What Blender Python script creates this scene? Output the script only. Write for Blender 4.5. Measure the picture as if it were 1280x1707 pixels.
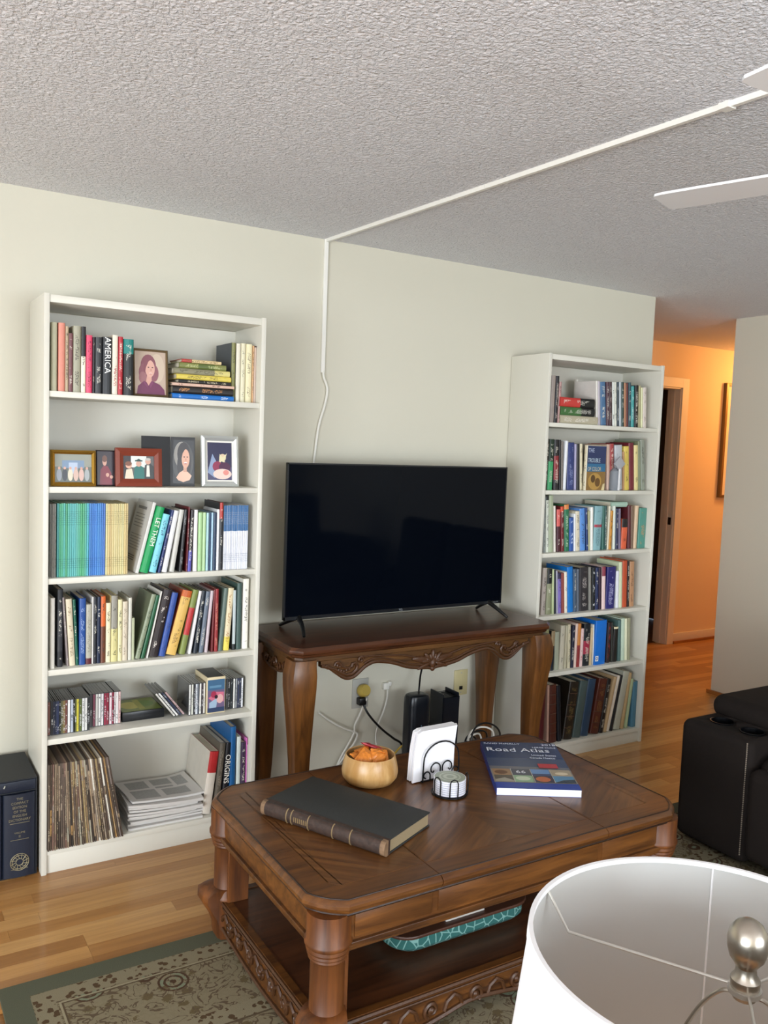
import bpy, bmesh, math, random
from mathutils import Vector, Matrix, Euler
random.seed(7)
for o in list(bpy.data.objects): bpy.data.objects.remove(o)
scene = bpy.context.scene
COL = scene.collection
PI = math.pi
# ------------------------------------------------------------------ camera
W, H, FPX = 1280, 1707, 1428.8
CAM = Vector((-0.5278, -3.3543, 1.5643))
YAW, PITCH, ROLL = 0.54988, -0.08074, 0.03744
def cam_axes():
    cy, sy, cp, sp = math.cos(YAW), math.sin(YAW), math.cos(PITCH), math.sin(PITCH)
    f = Vector((sy*cp, cy*cp, sp)); r = Vector((cy, -sy, 0)); u = r.cross(f)
    cr, sr = math.cos(ROLL), math.sin(ROLL)
    return cr*r + sr*u, -sr*r + cr*u, f
AX_R, AX_U, AX_F = cam_axes()
cd = bpy.data.cameras.new('camera'); cam = bpy.data.objects.new('camera', cd); COL.objects.link(cam)
m = Matrix((AX_R, AX_U, -AX_F)).transposed().to_4x4(); m.translation = CAM
cam.matrix_world = m
cd.sensor_fit = 'VERTICAL'; cd.sensor_height = 36.0; cd.lens = FPX / H * 36.0; cd.clip_start = 0.02
scene.camera = cam
# ------------------------------------------------------------------ light
scene.view_settings.view_transform = 'Standard'; scene.view_settings.look = 'None'
scene.view_settings.gamma = 1.0; scene.view_settings.use_curve_mapping = False
scene.view_settings.exposure = -0.10
wd = bpy.data.worlds.new('sky'); scene.world = wd; wd.use_nodes = True
bg = wd.node_tree.nodes['Background']; bg.inputs[0].default_value = (0.62, 0.78, 1.0, 1); bg.inputs[1].default_value = 1.0
def area(name, loc, rot, sx, sy, energy, color):
    l = bpy.data.lights.new(name, 'AREA'); l.shape = 'RECTANGLE'; l.size = sx; l.size_y = sy; l.energy = energy; l.color = color
    o = bpy.data.objects.new(name, l); COL.objects.link(o); o.location = loc; o.rotation_euler = rot; return o
# daylight entering through the sliding glass door in the left wall
area('door_daylight', (-4.06, -4.6, 1.10), (0, -PI/2, 0), 1.95, 3.6, 300, (0.82, 0.91, 1.0))
# added upward fill at the same door, brightens the ceiling
area('ceiling_fill', (-4.08, -4.6, .75), (0, math.radians(-125), 0), 1.2, 3.5, 110, (1.0, 0.97, 0.93))
# added fill light at an invented window in the wall behind the camera
area('front_fill', (1.0, -6.68, 1.35), (PI/2, 0, 0), 3.0, 1.5, 200, (0.86, 0.93, 1.0))
# warm ceiling light of the hallway, around the corner
hl = bpy.data.lights.new('hall_light', 'POINT'); hl.energy = 34; hl.color = (1.0, 0.47, 0.14); hl.shadow_soft_size = 0.09
ho = bpy.data.objects.new('hall_light', hl); COL.objects.link(ho); ho.location = (6.15, 0.75, 2.22)
# ------------------------------------------------------------------ pixel helpers
def ray(px, py): return AX_F + AX_R*((px-W/2)/FPX) - AX_U*((py-H/2)/FPX)
def at_y(px, py, Y): d = ray(px, py); return CAM + d*((Y-CAM.y)/d.y)
def at_z(px, py, Z): d = ray(px, py); return CAM + d*((Z-CAM.z)/d.z)
def at_x(px, py, X): d = ray(px, py); return CAM + d*((X-CAM.x)/d.x)
def x_on(px, Y, Z):            # world x of the point with height Z on the plane y=Y seen in pixel column px
    # dot(P-CAM, AX_R) * F = (px-W/2) * dot(P-CAM, AX_F)
    k = (px-W/2)/FPX; n = AX_R - AX_F*k
    return CAM.x - (n.y*(Y-CAM.y) + n.z*(Z-CAM.z))/n.x
# ------------------------------------------------------------------ materials
def lin(c):
    if isinstance(c, str):
        c = c.lstrip('#'); c = [int(c[i:i+2], 16)/255 for i in (0, 2, 4)]
    return tuple(x/12.92 if x <= .04045 else ((x+.055)/1.055)**2.4 for x in c[:3])
MATS = {}
def nodes_of(name):
    m = bpy.data.materials.new(name); m.use_nodes = True
    nt = m.node_tree; return m, nt, nt.nodes, nt.links, nt.nodes['Principled BSDF']
def mat(name, color=None, rough=.5, metal=0., spec=.5, bump=0., bscale=200., var=0., vscale=8., coat=0.):
    if name in MATS: return MATS[name]
    m, nt, N, L, B = nodes_of(name)
    c = lin(color or name)
    B.inputs['Base Color'].default_value = (*c, 1); B.inputs['Roughness'].default_value = rough
    B.inputs['Metallic'].default_value = metal; B.inputs['Specular IOR Level'].default_value = spec
    B.inputs['Coat Weight'].default_value = coat
    tc = N.new('ShaderNodeTexCoord')
    if var:
        n = N.new('ShaderNodeTexNoise'); n.inputs['Scale'].default_value = vscale; n.inputs['Detail'].default_value = 5
        L.new(tc.outputs['Object'], n.inputs['Vector'])
        mx = N.new('ShaderNodeMix'); mx.data_type = 'RGBA'
        mx.inputs[6].default_value = (*[x*(1-var) for x in c], 1); mx.inputs[7].default_value = (*[min(1, x*(1+var)) for x in c], 1)
        L.new(n.outputs['Fac'], mx.inputs[0]); L.new(mx.outputs[2], B.inputs['Base Color'])
    if bump:
        n = N.new('ShaderNodeTexNoise'); n.inputs['Scale'].default_value = bscale; n.inputs['Detail'].default_value = 3
        L.new(tc.outputs['Object'], n.inputs['Vector'])
        b = N.new('ShaderNodeBump'); b.inputs['Strength'].default_value = bump; b.inputs['Distance'].default_value = .004
        L.new(n.outputs['Fac'], b.inputs['Height']); L.new(b.outputs['Normal'], B.inputs['Normal'])
    MATS[name] = m; return m
def cm(color, rough=.5): return mat('paint_%s_%d' % (color.lstrip('#'), int(rough*100)), color, rough)
def wood(name, dark, light, axis='x', scale=1., rough=.35, rot=0., contrast=1.0, coat=0.15):
    if name in MATS: return MATS[name]
    m, nt, N, L, B = nodes_of(name)
    tc = N.new('ShaderNodeTexCoord'); mp = N.new('ShaderNodeMapping')
    s = [14*scale]*3; s['xyz'.index(axis)] = 1.1*scale
    mp.inputs['Scale'].default_value = s
    r0 = N.new('ShaderNodeMapping'); r0.inputs['Rotation'].default_value = (0, 0, rot)
    L.new(tc.outputs['Object'], r0.inputs['Vector']); L.new(r0.outputs['Vector'], mp.inputs['Vector'])
    n = N.new('ShaderNodeTexNoise'); n.inputs['Scale'].default_value = 2.6; n.inputs['Detail'].default_value = 8
    n.inputs['Roughness'].default_value = .62; n.inputs['Distortion'].default_value = .6
    L.new(mp.outputs['Vector'], n.inputs['Vector'])
    cr = N.new('ShaderNodeValToRGB'); cr.color_ramp.elements[0].position = .5-.2/contrast; cr.color_ramp.elements[1].position = .5+.22/contrast
    cr.color_ramp.elements[0].color = (*lin(dark), 1); cr.color_ramp.elements[1].color = (*lin(light), 1)
    L.new(n.outputs['Fac'], cr.inputs['Fac'])
    n2 = N.new('ShaderNodeTexNoise'); n2.inputs['Scale'].default_value = 3.; n2.inputs['Detail'].default_value = 3
    L.new(tc.outputs['Object'], n2.inputs['Vector'])
    mx = N.new('ShaderNodeMix'); mx.data_type = 'RGBA'; mx.blend_type = 'MULTIPLY'; mx.inputs[0].default_value = .55
    cr2 = N.new('ShaderNodeValToRGB'); cr2.color_ramp.elements[0].color = (.45, .42, .4, 1); cr2.color_ramp.elements[1].color = (1, 1, 1, 1)
    cr2.color_ramp.elements[0].position = .3; cr2.color_ramp.elements[1].position = .65
    L.new(n2.outputs['Fac'], cr2.inputs['Fac'])
    L.new(cr.outputs['Color'], mx.inputs[6]); L.new(cr2.outputs['Color'], mx.inputs[7]); L.new(mx.outputs[2], B.inputs['Base Color'])
    B.inputs['Roughness'].default_value = rough; B.inputs['Coat Weight'].default_value = coat; B.inputs['Coat Roughness'].default_value = .25
    b = N.new('ShaderNodeBump'); b.inputs['Strength'].default_value = .12; b.inputs['Distance'].default_value = .002
    L.new(n.outputs['Fac'], b.inputs['Height']); L.new(b.outputs['Normal'], B.inputs['Normal'])
    MATS[name] = m; return m
# ------------------------------------------------------------------ mesh builder
class MB:
    def __init__(s): s.v = []; s.f = []; s.m = []; s.mats = []
    def mi(s, mt):
        if mt is None: return 0
        if mt not in s.mats: s.mats.append(mt)
        return s.mats.index(mt)
    def add(s, vs, fs, mt=None):
        o = len(s.v); s.v += [tuple(v) for v in vs]; i = s.mi(mt)
        for f in fs: s.f.append([o+k for k in f]); s.m.append(i)
    def box(s, a, b, mt=None):
        x0, y0, z0 = a; x1, y1, z1 = b
        s.add([(x0,y0,z0),(x1,y0,z0),(x1,y1,z0),(x0,y1,z0),(x0,y0,z1),(x1,y0,z1),(x1,y1,z1),(x0,y1,z1)],
              [(3,2,1,0),(4,5,6,7),(0,1,5,4),(1,2,6,5),(2,3,7,6),(3,0,4,7)], mt)
    def rings(s, rings, mt=None, cap=True, closed=True):
        n = len(rings[0]); vs = [p for r in rings for p in r]; fs = []
        for i in range(len(rings)-1):
            for j in range(n if closed else n-1):
                k = (j+1) % n; fs.append((i*n+j, i*n+k, (i+1)*n+k, (i+1)*n+j))
        if cap: fs.append(tuple(reversed(range(n)))); fs.append(tuple((len(rings)-1)*n+j for j in range(n)))
        s.add(vs, fs, mt)
    def lathe(s, prof, seg=32, c=(0, 0, 0), mt=None, cap=True):
        s.rings([[(c[0]+r*math.cos(2*PI*j/seg), c[1]+r*math.sin(2*PI*j/seg), c[2]+z) for j in range(seg)] for r, z in prof], mt, cap)
    def tube(s, path, r, seg=8, mt=None, cap=True):
        P = [Vector(p) for p in path]; R = r if isinstance(r, (list, tuple)) else [r]*len(P)
        rings = []; prev = None
        for i, p in enumerate(P):
            t = (P[min(i+1, len(P)-1)] - P[max(i-1, 0)])
            if t.length < 1e-9: t = Vector((0, 0, 1))
            t.normalize()
            if prev is None:
                a = Vector((0, 0, 1)) if abs(t.z) < .9 else Vector((1, 0, 0)); n = t.cross(a).normalized()
            else:
                n = (prev - t*prev.dot(t)); n = n.normalized() if n.length > 1e-6 else t.orthogonal().normalized()
            prev = n; b = t.cross(n)
            rings.append([p + (n*math.cos(2*PI*j/seg) + b*math.sin(2*PI*j/seg))*R[i] for j in range(seg)])
        s.rings(rings, mt, cap)
    def prism(s, poly, lo, hi, plane='xy', mt=None):   # extrude polygon
        def P(a, b, c): return {'xy': (a, b, c), 'xz': (a, c, b), 'yz': (c, a, b)}[plane]
        n = len(poly); vs = [P(a, b, lo) for a, b in poly] + [P(a, b, hi) for a, b in poly]
        fs = [tuple(reversed(range(n))), tuple(range(n, 2*n))] + [(i, (i+1) % n, n+(i+1) % n, n+i) for i in range(n)]
        s.add(vs, fs, mt)
    def ell(s, c, r, seg=12, rin=8, mt=None, rot=None):
        vs = []; fs = []
        R = rot or Matrix.Identity(3)
        for i in range(rin+1):
            th = PI*i/rin
            for j in range(seg):
                p = Vector((r[0]*math.sin(th)*math.cos(2*PI*j/seg), r[1]*math.sin(th)*math.sin(2*PI*j/seg), r[2]*math.cos(th)))
                vs.append(Vector(c) + R @ p)
        for i in range(rin):
            for j in range(seg):
                k = (j+1) % seg; fs.append((i*seg+j, (i+1)*seg+j, (i+1)*seg+k, i*seg+k))
        s.add(vs, fs, mt)
    def build(s, name, mt=None, parent=None, smooth=False, bevel=0., bseg=2, auto=None):
        me = bpy.data.meshes.new(name); me.from_pydata(s.v, [], s.f)
        if mt is not None: me.materials.append(mt)
        else:
            for q in s.mats: me.materials.append(q)
            me.polygons.foreach_set('material_index', s.m)
        bm = bmesh.new(); bm.from_mesh(me)
        bmesh.ops.remove_doubles(bm, verts=bm.verts, dist=1e-6)
        bmesh.ops.recalc_face_normals(bm, faces=bm.faces)
        if bevel:
            es = [e for e in bm.edges if len(e.link_faces) == 2 and e.calc_face_angle(0) > .5]
            bmesh.ops.bevel(bm, geom=es, offset=bevel, segments=bseg, profile=.5, affect='EDGES', clamp_overlap=True)
        if smooth:
            for f in bm.faces: f.smooth = True
            ang = auto if auto else .6
            for e in bm.edges:
                if len(e.link_faces) == 2 and e.calc_face_angle(0) > ang: e.smooth = False
        bm.to_mesh(me); bm.free(); me.update()
        o = bpy.data.objects.new(name, me); COL.objects.link(o)
        if parent: o.parent = parent
        return o
def boxo(name, a, b, mt, parent=None, bevel=0., bseg=2):
    q = MB(); q.box(a, b); return q.build(name, mt, parent, smooth=bevel > 0, bevel=bevel, bseg=bseg)
def thing(name, label, cat, loc=(0, 0, 0), rotz=0., group=None):
    o = bpy.data.objects.new(name, None); COL.objects.link(o); o.empty_display_size = .05
    o.location = loc; o.rotation_euler = (0, 0, rotz); o['label'] = label; o['category'] = cat
    if group: o['group'] = group
    return o
def tag(o, label, cat, group=None):
    o['label'] = label; o['category'] = cat
    if group: o['group'] = group
    return o
def struct(o): o['kind'] = 'structure'; return o
def smoothpath(pts, n=8):     # Catmull-Rom
    P = [Vector(p) for p in pts]; out = []
    for i in range(len(P)-1):
        p0, p1, p2, p3 = P[max(i-1, 0)], P[i], P[i+1], P[min(i+2, len(P)-1)]
        for k in range(n):
            t = k/n
            out.append(.5*((2*p1)+(-p0+p2)*t+(2*p0-5*p1+4*p2-p3)*t*t+(-p0+3*p1-3*p2+p3)*t**3))
    out.append(P[-1]); return out
def inset(poly, d):            # inward offset of a convex counter-clockwise polygon
    n = len(poly); out = []
    for i in range(n):
        a, b, c = Vector(poly[i-1]), Vector(poly[i]), Vector(poly[(i+1) % n])
        e1 = (b-a).normalized(); e2 = (c-b).normalized()
        n1 = Vector((-e1.y, e1.x)); n2 = Vector((-e2.y, e2.x)); q = n1+n2
        out.append(tuple(b + q*(d/max(.2, q.dot(n1)))))
    return out
def clip_x(poly, x0, x1):
    for s_, lim in ((1, x0), (-1, -x1)):
        out = []
        for i in range(len(poly)):
            a, b = poly[i-1], poly[i]; fa, fb = s_*a[0]-lim, s_*b[0]-lim
            if (fa >= 0) != (fb >= 0):
                t = fa/(fa-fb); out.append((a[0]+t*(b[0]-a[0]), a[1]+t*(b[1]-a[1])))
            if fb >= 0: out.append(b)
        poly = out
    return poly
def text_mesh(name, body, size, mt, parent, loc, rot, align='CENTER', extrude=.0002, sx=1.):
    cu = bpy.data.curves.new(name, 'FONT'); cu.body = body; cu.size = size; cu.extrude = extrude; cu.align_x = align; cu.align_y = 'CENTER'
    cu.resolution_u = 2
    t = bpy.data.objects.new(name, cu); COL.objects.link(t)
    bpy.context.view_layer.update()
    me = bpy.data.meshes.new_from_object(t.evaluated_get(bpy.context.evaluated_depsgraph_get()))
    bpy.data.objects.remove(t); bpy.data.curves.remove(cu)
    me.materials.clear(); me.materials.append(mt); me.name = name
    o = bpy.data.objects.new(name, me); COL.objects.link(o); o.parent = parent
    o.location = loc; o.rotation_euler = rot; o.scale = (sx, 1, 1); return o
FRONT = (PI/2, 0, 0)                 # text standing up, facing -y
SPINE = (PI/2, PI/2, 0)              # text running down a spine, facing -y
def flat_print(name, parent, w, h, shapes, loc=(0, 0, 0), rot=(0, 0, 0), back='#888888', rough=.35):
    # flat printed picture in the local xz plane facing -y, layers a hair apart
    q = MB(); L = [('r', 0, 0, 1, 1, back)] + list(shapes)
    for i, s in enumerate(L):
        y = -.00012*i; k = s[0]; c = cm(s[-1], rough)
        if k == 'r': pts = [(s[1], s[2]), (s[3], s[2]), (s[3], s[4]), (s[1], s[4])]
        elif k == 'e': pts = [(s[1]+s[3]*math.cos(2*PI*j/20), s[2]+s[4]*math.sin(2*PI*j/20)) for j in range(20)]
        else: pts = s[1]
        q.add([(a*w, y, b*h) for a, b in pts], [tuple(range(len(pts)))], c)
    o = q.build(name, None, parent); o.location = loc; o.rotation_euler = rot; return o
# ================================================================== ROOM
CEIL = 2.435; WY = 0.05; WEND = 3.295; RX = 4.255; RY = 0.235; HY = 1.335; LX = -4.2; FY = -6.8
paint = mat('wall_paint', '#cdc9b8', .75, bump=.06, bscale=160, var=.015, vscale=2)
hall_paint = mat('hall_paint', '#e8d2ae', .7, bump=.05, bscale=160)
trim_white = mat('trim_paint', '#e6e1d6', .45)
def popcorn():
    m, nt, N, L, B = nodes_of('popcorn_ceiling')
    B.inputs['Base Color'].default_value = (*lin('#ebebee'), 1); B.inputs['Roughness'].default_value = .95; B.inputs['Specular IOR Level'].default_value = .1
    tc = N.new('ShaderNodeTexCoord')
    n = N.new('ShaderNodeTexNoise'); n.inputs['Scale'].default_value = 95; n.inputs['Detail'].default_value = 4; n.inputs['Roughness'].default_value = .55; n.inputs['Distortion'].default_value = .5
    v = N.new('ShaderNodeTexVoronoi'); v.inputs['Scale'].default_value = 115; v.feature = 'SMOOTH_F1'
    L.new(tc.outputs['Object'], n.inputs['Vector']); L.new(tc.outputs['Object'], v.inputs['Vector'])
    mr = N.new('ShaderNodeMapRange'); mr.inputs[1].default_value = .42; mr.inputs[2].default_value = .72
    L.new(n.outputs['Fac'], mr.inputs[0])
    sb = N.new('ShaderNodeMath'); sb.operation = 'SUBTRACT'; L.new(mr.outputs[0], sb.inputs[0])
    ml = N.new('ShaderNodeMath'); ml.operation = 'MULTIPLY'; ml.inputs[1].default_value = .7; L.new(v.outputs['Distance'], ml.inputs[0]); L.new(ml.outputs[0], sb.inputs[1])
    b = N.new('ShaderNodeBump'); b.inputs['Strength'].default_value = 1.0; b.inputs['Distance'].default_value = .0052
    L.new(sb.outputs[0], b.inputs['Height']); L.new(b.outputs['Normal'], B.inputs['Normal'])
    return m
pop = popcorn()
floor_sub = wood('floor_wood_base', '#8a5a30', '#b58349', 'x', 1.2, .35)
struct(boxo('floor', (LX-.1, FY-.1, -.06), (7.1, 2.6, -.012), floor_sub))
floor_o = bpy.data.objects['floor']
struct(boxo('ceiling', (LX-.1, FY-.1, CEIL), (7.1, 2.6, CEIL+.08), pop))
struct(boxo('wall_back', (LX-.1, WY, 0), (WEND, WY+.12, CEIL), paint))
# left wall with a sliding glass door
q = MB(); q.box((LX-.1, FY, 0), (LX, -6.45, CEIL)); q.box((LX-.1, -2.75, 0), (LX, WY, CEIL)); q.box((LX-.1, -6.45, 2.12), (LX, -2.75, CEIL))
struct(q.build('wall_left', paint))
q = MB(); q.box((LX-.1, FY-.1, 0), (-.55, FY, CEIL)); q.box((2.55, FY-.1, 0), (RX+.12, FY, CEIL)); q.box((-.55, FY-.1, 0), (2.55, FY, .55)); q.box((-.55, FY-.1, 2.15), (2.55, FY, CEIL))
struct(q.build('wall_front', paint))
struct(boxo('wall_right', (RX, FY, 0), (RX+.12, RY, CEIL), paint))
struct(boxo('wall_hall_front', (RX+.12, RY-.12, 0), (7.0, RY, CEIL), hall_paint))
struct(boxo('wall_hall_right', (7.0, RY-.12, 0), (7.1, HY+.12, CEIL), hall_paint))
struct(boxo('wall_hall_left', (2.8, WY+.12, 0), (2.9, HY, CEIL), hall_paint))
DX0, DX1, DZ = 4.30, 5.10, 2.09
q = MB(); q.box((2.8, HY, 0), (DX0, HY+.12, CEIL)); q.box((DX1, HY, 0), (7.0, HY+.12, CEIL)); q.box((DX0, HY, DZ), (DX1, HY+.12, CEIL))
struct(q.build('wall_hall_back', hall_paint))
# dark room past the hall door
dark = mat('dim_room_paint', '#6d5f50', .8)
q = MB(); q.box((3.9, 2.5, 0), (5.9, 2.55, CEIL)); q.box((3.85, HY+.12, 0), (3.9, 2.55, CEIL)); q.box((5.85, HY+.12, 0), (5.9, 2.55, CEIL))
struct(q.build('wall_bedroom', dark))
# sliding glass door frame and glass
win = MB(); fr = mat('aluminium_white', '#dfe2e4', .4)
for y in (-6.45, -4.63, -4.57, -2.81): win.box((LX-.08, y, .03), (LX-.02, y+.06, 2.12))
win.box((LX-.08, -6.45, .0), (LX-.02, -2.75, .05)); win.box((LX-.08, -6.45, 2.06), (LX-.02, -2.75, 2.12))
wo = struct(win.build('window_1', fr))
gm, nt, N, L, B = nodes_of('window_glass'); B.inputs['Transmission Weight'].default_value = 1; B.inputs['Roughness'].default_value = 0; B.inputs['IOR'].default_value = 1.05
boxo('pane', (LX-.055, -6.39, .05), (LX-.05, -4.63, 2.06), gm, wo); boxo('pane', (LX-.055, -4.57, .05), (LX-.05, -2.81, 2.06), gm, wo)
q = MB()
for x in (-.55, .97, 2.49): q.box((x, FY-.08, .55), (x+.06, FY-.02, 2.15))
q.box((-.55, FY-.08, .55), (2.55, FY-.02, .61)); q.box((-.55, FY-.08, 2.09), (2.55, FY-.02, 2.15))
wo2 = struct(q.build('fill_window', fr)); boxo('pane', (-.49, FY-.055, .61), (.97, FY-.05, 2.09), gm, wo2); boxo('pane', (1.03, FY-.055, .61), (2.49, FY-.05, 2.09), gm, wo2)  # unseen window, added to hold the fill light behind the camera
# hall door casing
q = MB(); cz = .075
for (a, b) in (((DX0-cz, HY-.016, 0), (DX0, HY, DZ+cz)), ((DX1, HY-.016, 0), (DX1+cz, HY, DZ+cz)), ((DX0, HY-.016, DZ), (DX1, HY, DZ+cz))): q.box(a, b)
q.box((DX1-.012, HY-.004, 0), (DX1, HY+.124, DZ)); q.box((DX0, HY-.004, 0), (DX0+.012, HY+.124, DZ)); q.box((DX0, HY-.004, DZ-.012), (DX1, HY+.124, DZ))
q.box((DX1-.026, HY+.045, 0), (DX1-.012, HY+.08, DZ-.012))
dr = struct(q.build('door_1', trim_white, None, bevel=.002))
q = MB(); q.box((DX1-.0155, HY+.012, .985), (DX1-.0115, HY+.040, 1.045)); q.build('strike_plate', mat('dark_bronze', '#3a2c22', .4, .8), dr)
# baseboards
bbm = mat('baseboard_paint', '#e2d9c8', .45)
def baseboard(name, a, b): struct(boxo(name, a, b, bbm, None, .003))
baseboard('baseboard_hall', (DX1+cz, HY-.014, 0), (7.0, HY, .085)); baseboard('baseboard_right', (RX-.014, FY, 0), (RX, RY+.014, .02))
shoe = wood('shoe_moulding_wood', '#8a5326', '#b67a3d', 'x')
struct(boxo('trim_1', (DX1+cz, HY-.03, 0), (7.0, HY-.014, .022), shoe)); 
struct(boxo('trim_2', (RX-.028, FY, 0), (RX-.0135, RY+.014, .024), wood('shoe_moulding_wood_y', '#8a5326', '#b67a3d', 'y')))
# ------------------------------------------------------------------ floor planks
def plank_mat():
    m, nt, N, L, B = nodes_of('strip_floor')
    tc = N.new('ShaderNodeTexCoord'); oi = N.new('ShaderNodeObjectInfo')
    mp = N.new('ShaderNodeMapping'); mp.inputs['Scale'].default_value = (1.4, 26, 26); L.new(tc.outputs['Object'], mp.inputs['Vector'])
    ad = N.new('ShaderNodeVectorMath'); ad.operation = 'ADD'; L.new(mp.outputs[0], ad.inputs[0])
    sc = N.new('ShaderNodeVectorMath'); sc.operation = 'SCALE'; sc.inputs[0].default_value = (37, 91, 13); L.new(oi.outputs['Random'], sc.inputs['Scale']); L.new(sc.outputs[0], ad.inputs[1])
    n = N.new('ShaderNodeTexNoise'); n.inputs['Scale'].default_value = 2.2; n.inputs['Detail'].default_value = 6; n.inputs['Roughness'].default_value = .6
    L.new(ad.outputs[0], n.inputs['Vector'])
    c1 = N.new('ShaderNodeValToRGB'); e = c1.color_ramp.elements
    e[0].color = (*lin('#a2713d'), 1); e[1].color = (*lin('#cb9d62'), 1); k = e.new(.5); k.color = (*lin('#b78449'), 1)
    L.new(oi.outputs['Random'], c1.inputs['Fac'])
    c2 = N.new('ShaderNodeValToRGB'); c2.color_ramp.elements[0].color = (.80, .77, .74, 1); c2.color_ramp.elements[1].color = (1, 1, 1, 1)
    c2.color_ramp.elements[0].position = .35; c2.color_ramp.elements[1].position = .6
    L.new(n.outputs['Fac'], c2.inputs['Fac'])
    mx = N.new('ShaderNodeMix'); mx.data_type = 'RGBA'; mx.blend_type = 'MULTIPLY'; mx.inputs[0].default_value = 1
    L.new(c1.outputs[0], mx.inputs[6]); L.new(c2.outputs[0], mx.inputs[7]); L.new(mx.outputs[2], B.inputs['Base Color'])
    B.inputs['Roughness'].default_value = .33; B.inputs['Coat Weight'].default_value = .2
    return m
pm = plank_mat(); SW = .0645; plank_cache = {}
def plank(x0, x1, y0):
    ln = round((x1-x0)/.05)*.05
    if ln < .05: return
    if ln not in plank_cache:
        k = MB(); k.box((-ln/2+.0003, -SW/2+.0003, -.012), (ln/2-.0003, SW/2-.0003, 0)); o = k.build('plank', pm, floor_o); plank_cache[ln] = o.data
    else:
        o = bpy.data.objects.new('plank', plank_cache[ln]); COL.objects.link(o); o.parent = floor_o
    o.location = (x0+ln/2, y0+SW/2, 0)
nrow = int((HY+.12+1.42)/SW)
for i in range(nrow):
    y = -1.42 + i*SW; ym = y+SW/2
    if ym < -.20: lo, hi = (-.55, 3.6) if ym > -.95 else (1.7, 3.6)
    elif ym < WY-.02: lo, hi = 2.95, RX
    else: lo, hi = 3.2, (RX if ym < RY else 5.6)
    x = lo - random.choice((0, .1, .2, .3, .4, .5))
    while x < hi:
        ln = random.choice((.5, .6, .7, .8, .9, 1.0)); plank(x, x+ln, y); x += ln
# ------------------------------------------------------------------ rug
def rug_mat(x0, x1, y0, y1):
    m, nt, N, L, B = nodes_of('rug_weave')
    tc = N.new('ShaderNodeTexCoord'); sp = N.new('ShaderNodeSeparateXYZ'); L.new(tc.outputs['Object'], sp.inputs[0])
    def M(op, a, b=None, c=None):
        n = N.new('ShaderNodeMath'); n.operation = op
        for i, q in enumerate((a, b, c)):
            if q is None: continue
            if isinstance(q, (int, float)): n.inputs[i].default_value = q
            else: L.new(q, n.inputs[i])
        return n.outputs[0]
    def mix(f, a, b):
        n = N.new('ShaderNodeMix'); n.data_type = 'RGBA'
        L.new(f, n.inputs[0])
        for i, q in ((6, a), (7, b)):
            if isinstance(q, str): n.inputs[i].default_value = (*lin(q), 1)
            else: L.new(q, n.inputs[i])
        return n.outputs[2]
    X, Y = sp.outputs[0], sp.outputs[1]
    d = M('MINIMUM', M('MINIMUM', M('SUBTRACT', X, x0), M('SUBTRACT', x1, X)), M('MINIMUM', M('SUBTRACT', Y, y0), M('SUBTRACT', y1, Y)))
    def band(lo, hi): return M('MULTIPLY', M('GREATER_THAN', d, lo), M('LESS_THAN', d, hi))
    def vor(scale, thr, feat='F1'):
        v = N.new('ShaderNodeTexVoronoi'); v.inputs['Scale'].default_value = scale; v.feature = feat; L.new(tc.outputs['Object'], v.inputs['Vector']); return v
    def noise(sc, det, dis):
        n = N.new('ShaderNodeTexNoise'); n.inputs['Scale'].default_value = sc; n.inputs['Detail'].default_value = det; n.inputs['Distortion'].default_value = dis; L.new(tc.outputs['Object'], n.inputs['Vector']); return n.outputs['Fac']
    nf = N.new('ShaderNodeTexNoise'); nf.inputs['Scale'].default_value = 85; nf.inputs['Detail'].default_value = 4; nf.inputs['Distortion'].default_value = 1; L.new(tc.outputs['Object'], nf.inputs['Vector'])
    v1 = vor(6.5, 0); v2 = vor(42, 0); v3 = vor(19, 0)
    vine = M('LESS_THAN', M('ABSOLUTE', M('SUBTRACT', noise(15, 2, 1.8), .5)), .024)
    leaf = M('MULTIPLY', M('LESS_THAN', M('ADD', v3.outputs['Distance'], M('MULTIPLY', nf.outputs['Fac'],   .5)), .57), M('GREATER_THAN', noise(34, 3, 1.2), .47))
    ringw = M('ADD', M('SINE', M('MULTIPLY', v1.outputs['Distance'], 70)), M('MULTIPLY', nf.outputs['Fac'], 2.2))
    motif = M('MULTIPLY', M('GREATER_THAN', ringw, 1.35), M('LESS_THAN', v1.outputs['Distance'], .34))
    small = M('LESS_THAN', M('ADD', v2.outputs['Distance'], M('MULTIPLY', nf.outputs['Fac'], .5)), .62)
    base = mix(noise(60, 4, 1), '#786e57', '#8c826a')
    field = mix(leaf, base, '#66593f')
    field = mix(vine, field, '#5f5140')
    field = mix(M('MULTIPLY', M('LESS_THAN', v1.outputs['Distance'], .30), M('GREATER_THAN', noise(30, 2, 1), .45)), field, '#7a8069')
    centre = mix(motif, field, '#503c2d')
    c = centre
    c = mix(band(0, .072), c, '#5a5c4c')
    sb = mix(small, '#867d66', '#54422f')
    c = mix(band(.074, .130), c, sb); c = mix(band(.136, .142), c, '#968d74'); c = mix(band(.142, .147), c, '#584b3a')
    c = mix(band(.37, .43), c, sb); c = mix(band(.43, .437), c, '#584b3a')
    L.new(c, B.inputs['Base Color']); B.inputs['Roughness'].default_value = .95; B.inputs['Specular IOR Level'].default_value = .1
    wv = N.new('ShaderNodeTexNoise'); wv.inputs['Scale'].default_value = 420; L.new(tc.outputs['Object'], wv.inputs['Vector'])
    b = N.new('ShaderNodeBump'); b.inputs['Strength'].default_value = .35; b.inputs['Distance'].default_value = .003; L.new(wv.outputs['Fac'], b.inputs['Height']); L.new(b.outputs['Normal'], B.inputs['Normal'])
    return m
RUGX0, RUGX1, RUGY0, RUGY1, RUGZ = -.217, 3.1, -3.05, -.888, .010
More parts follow.
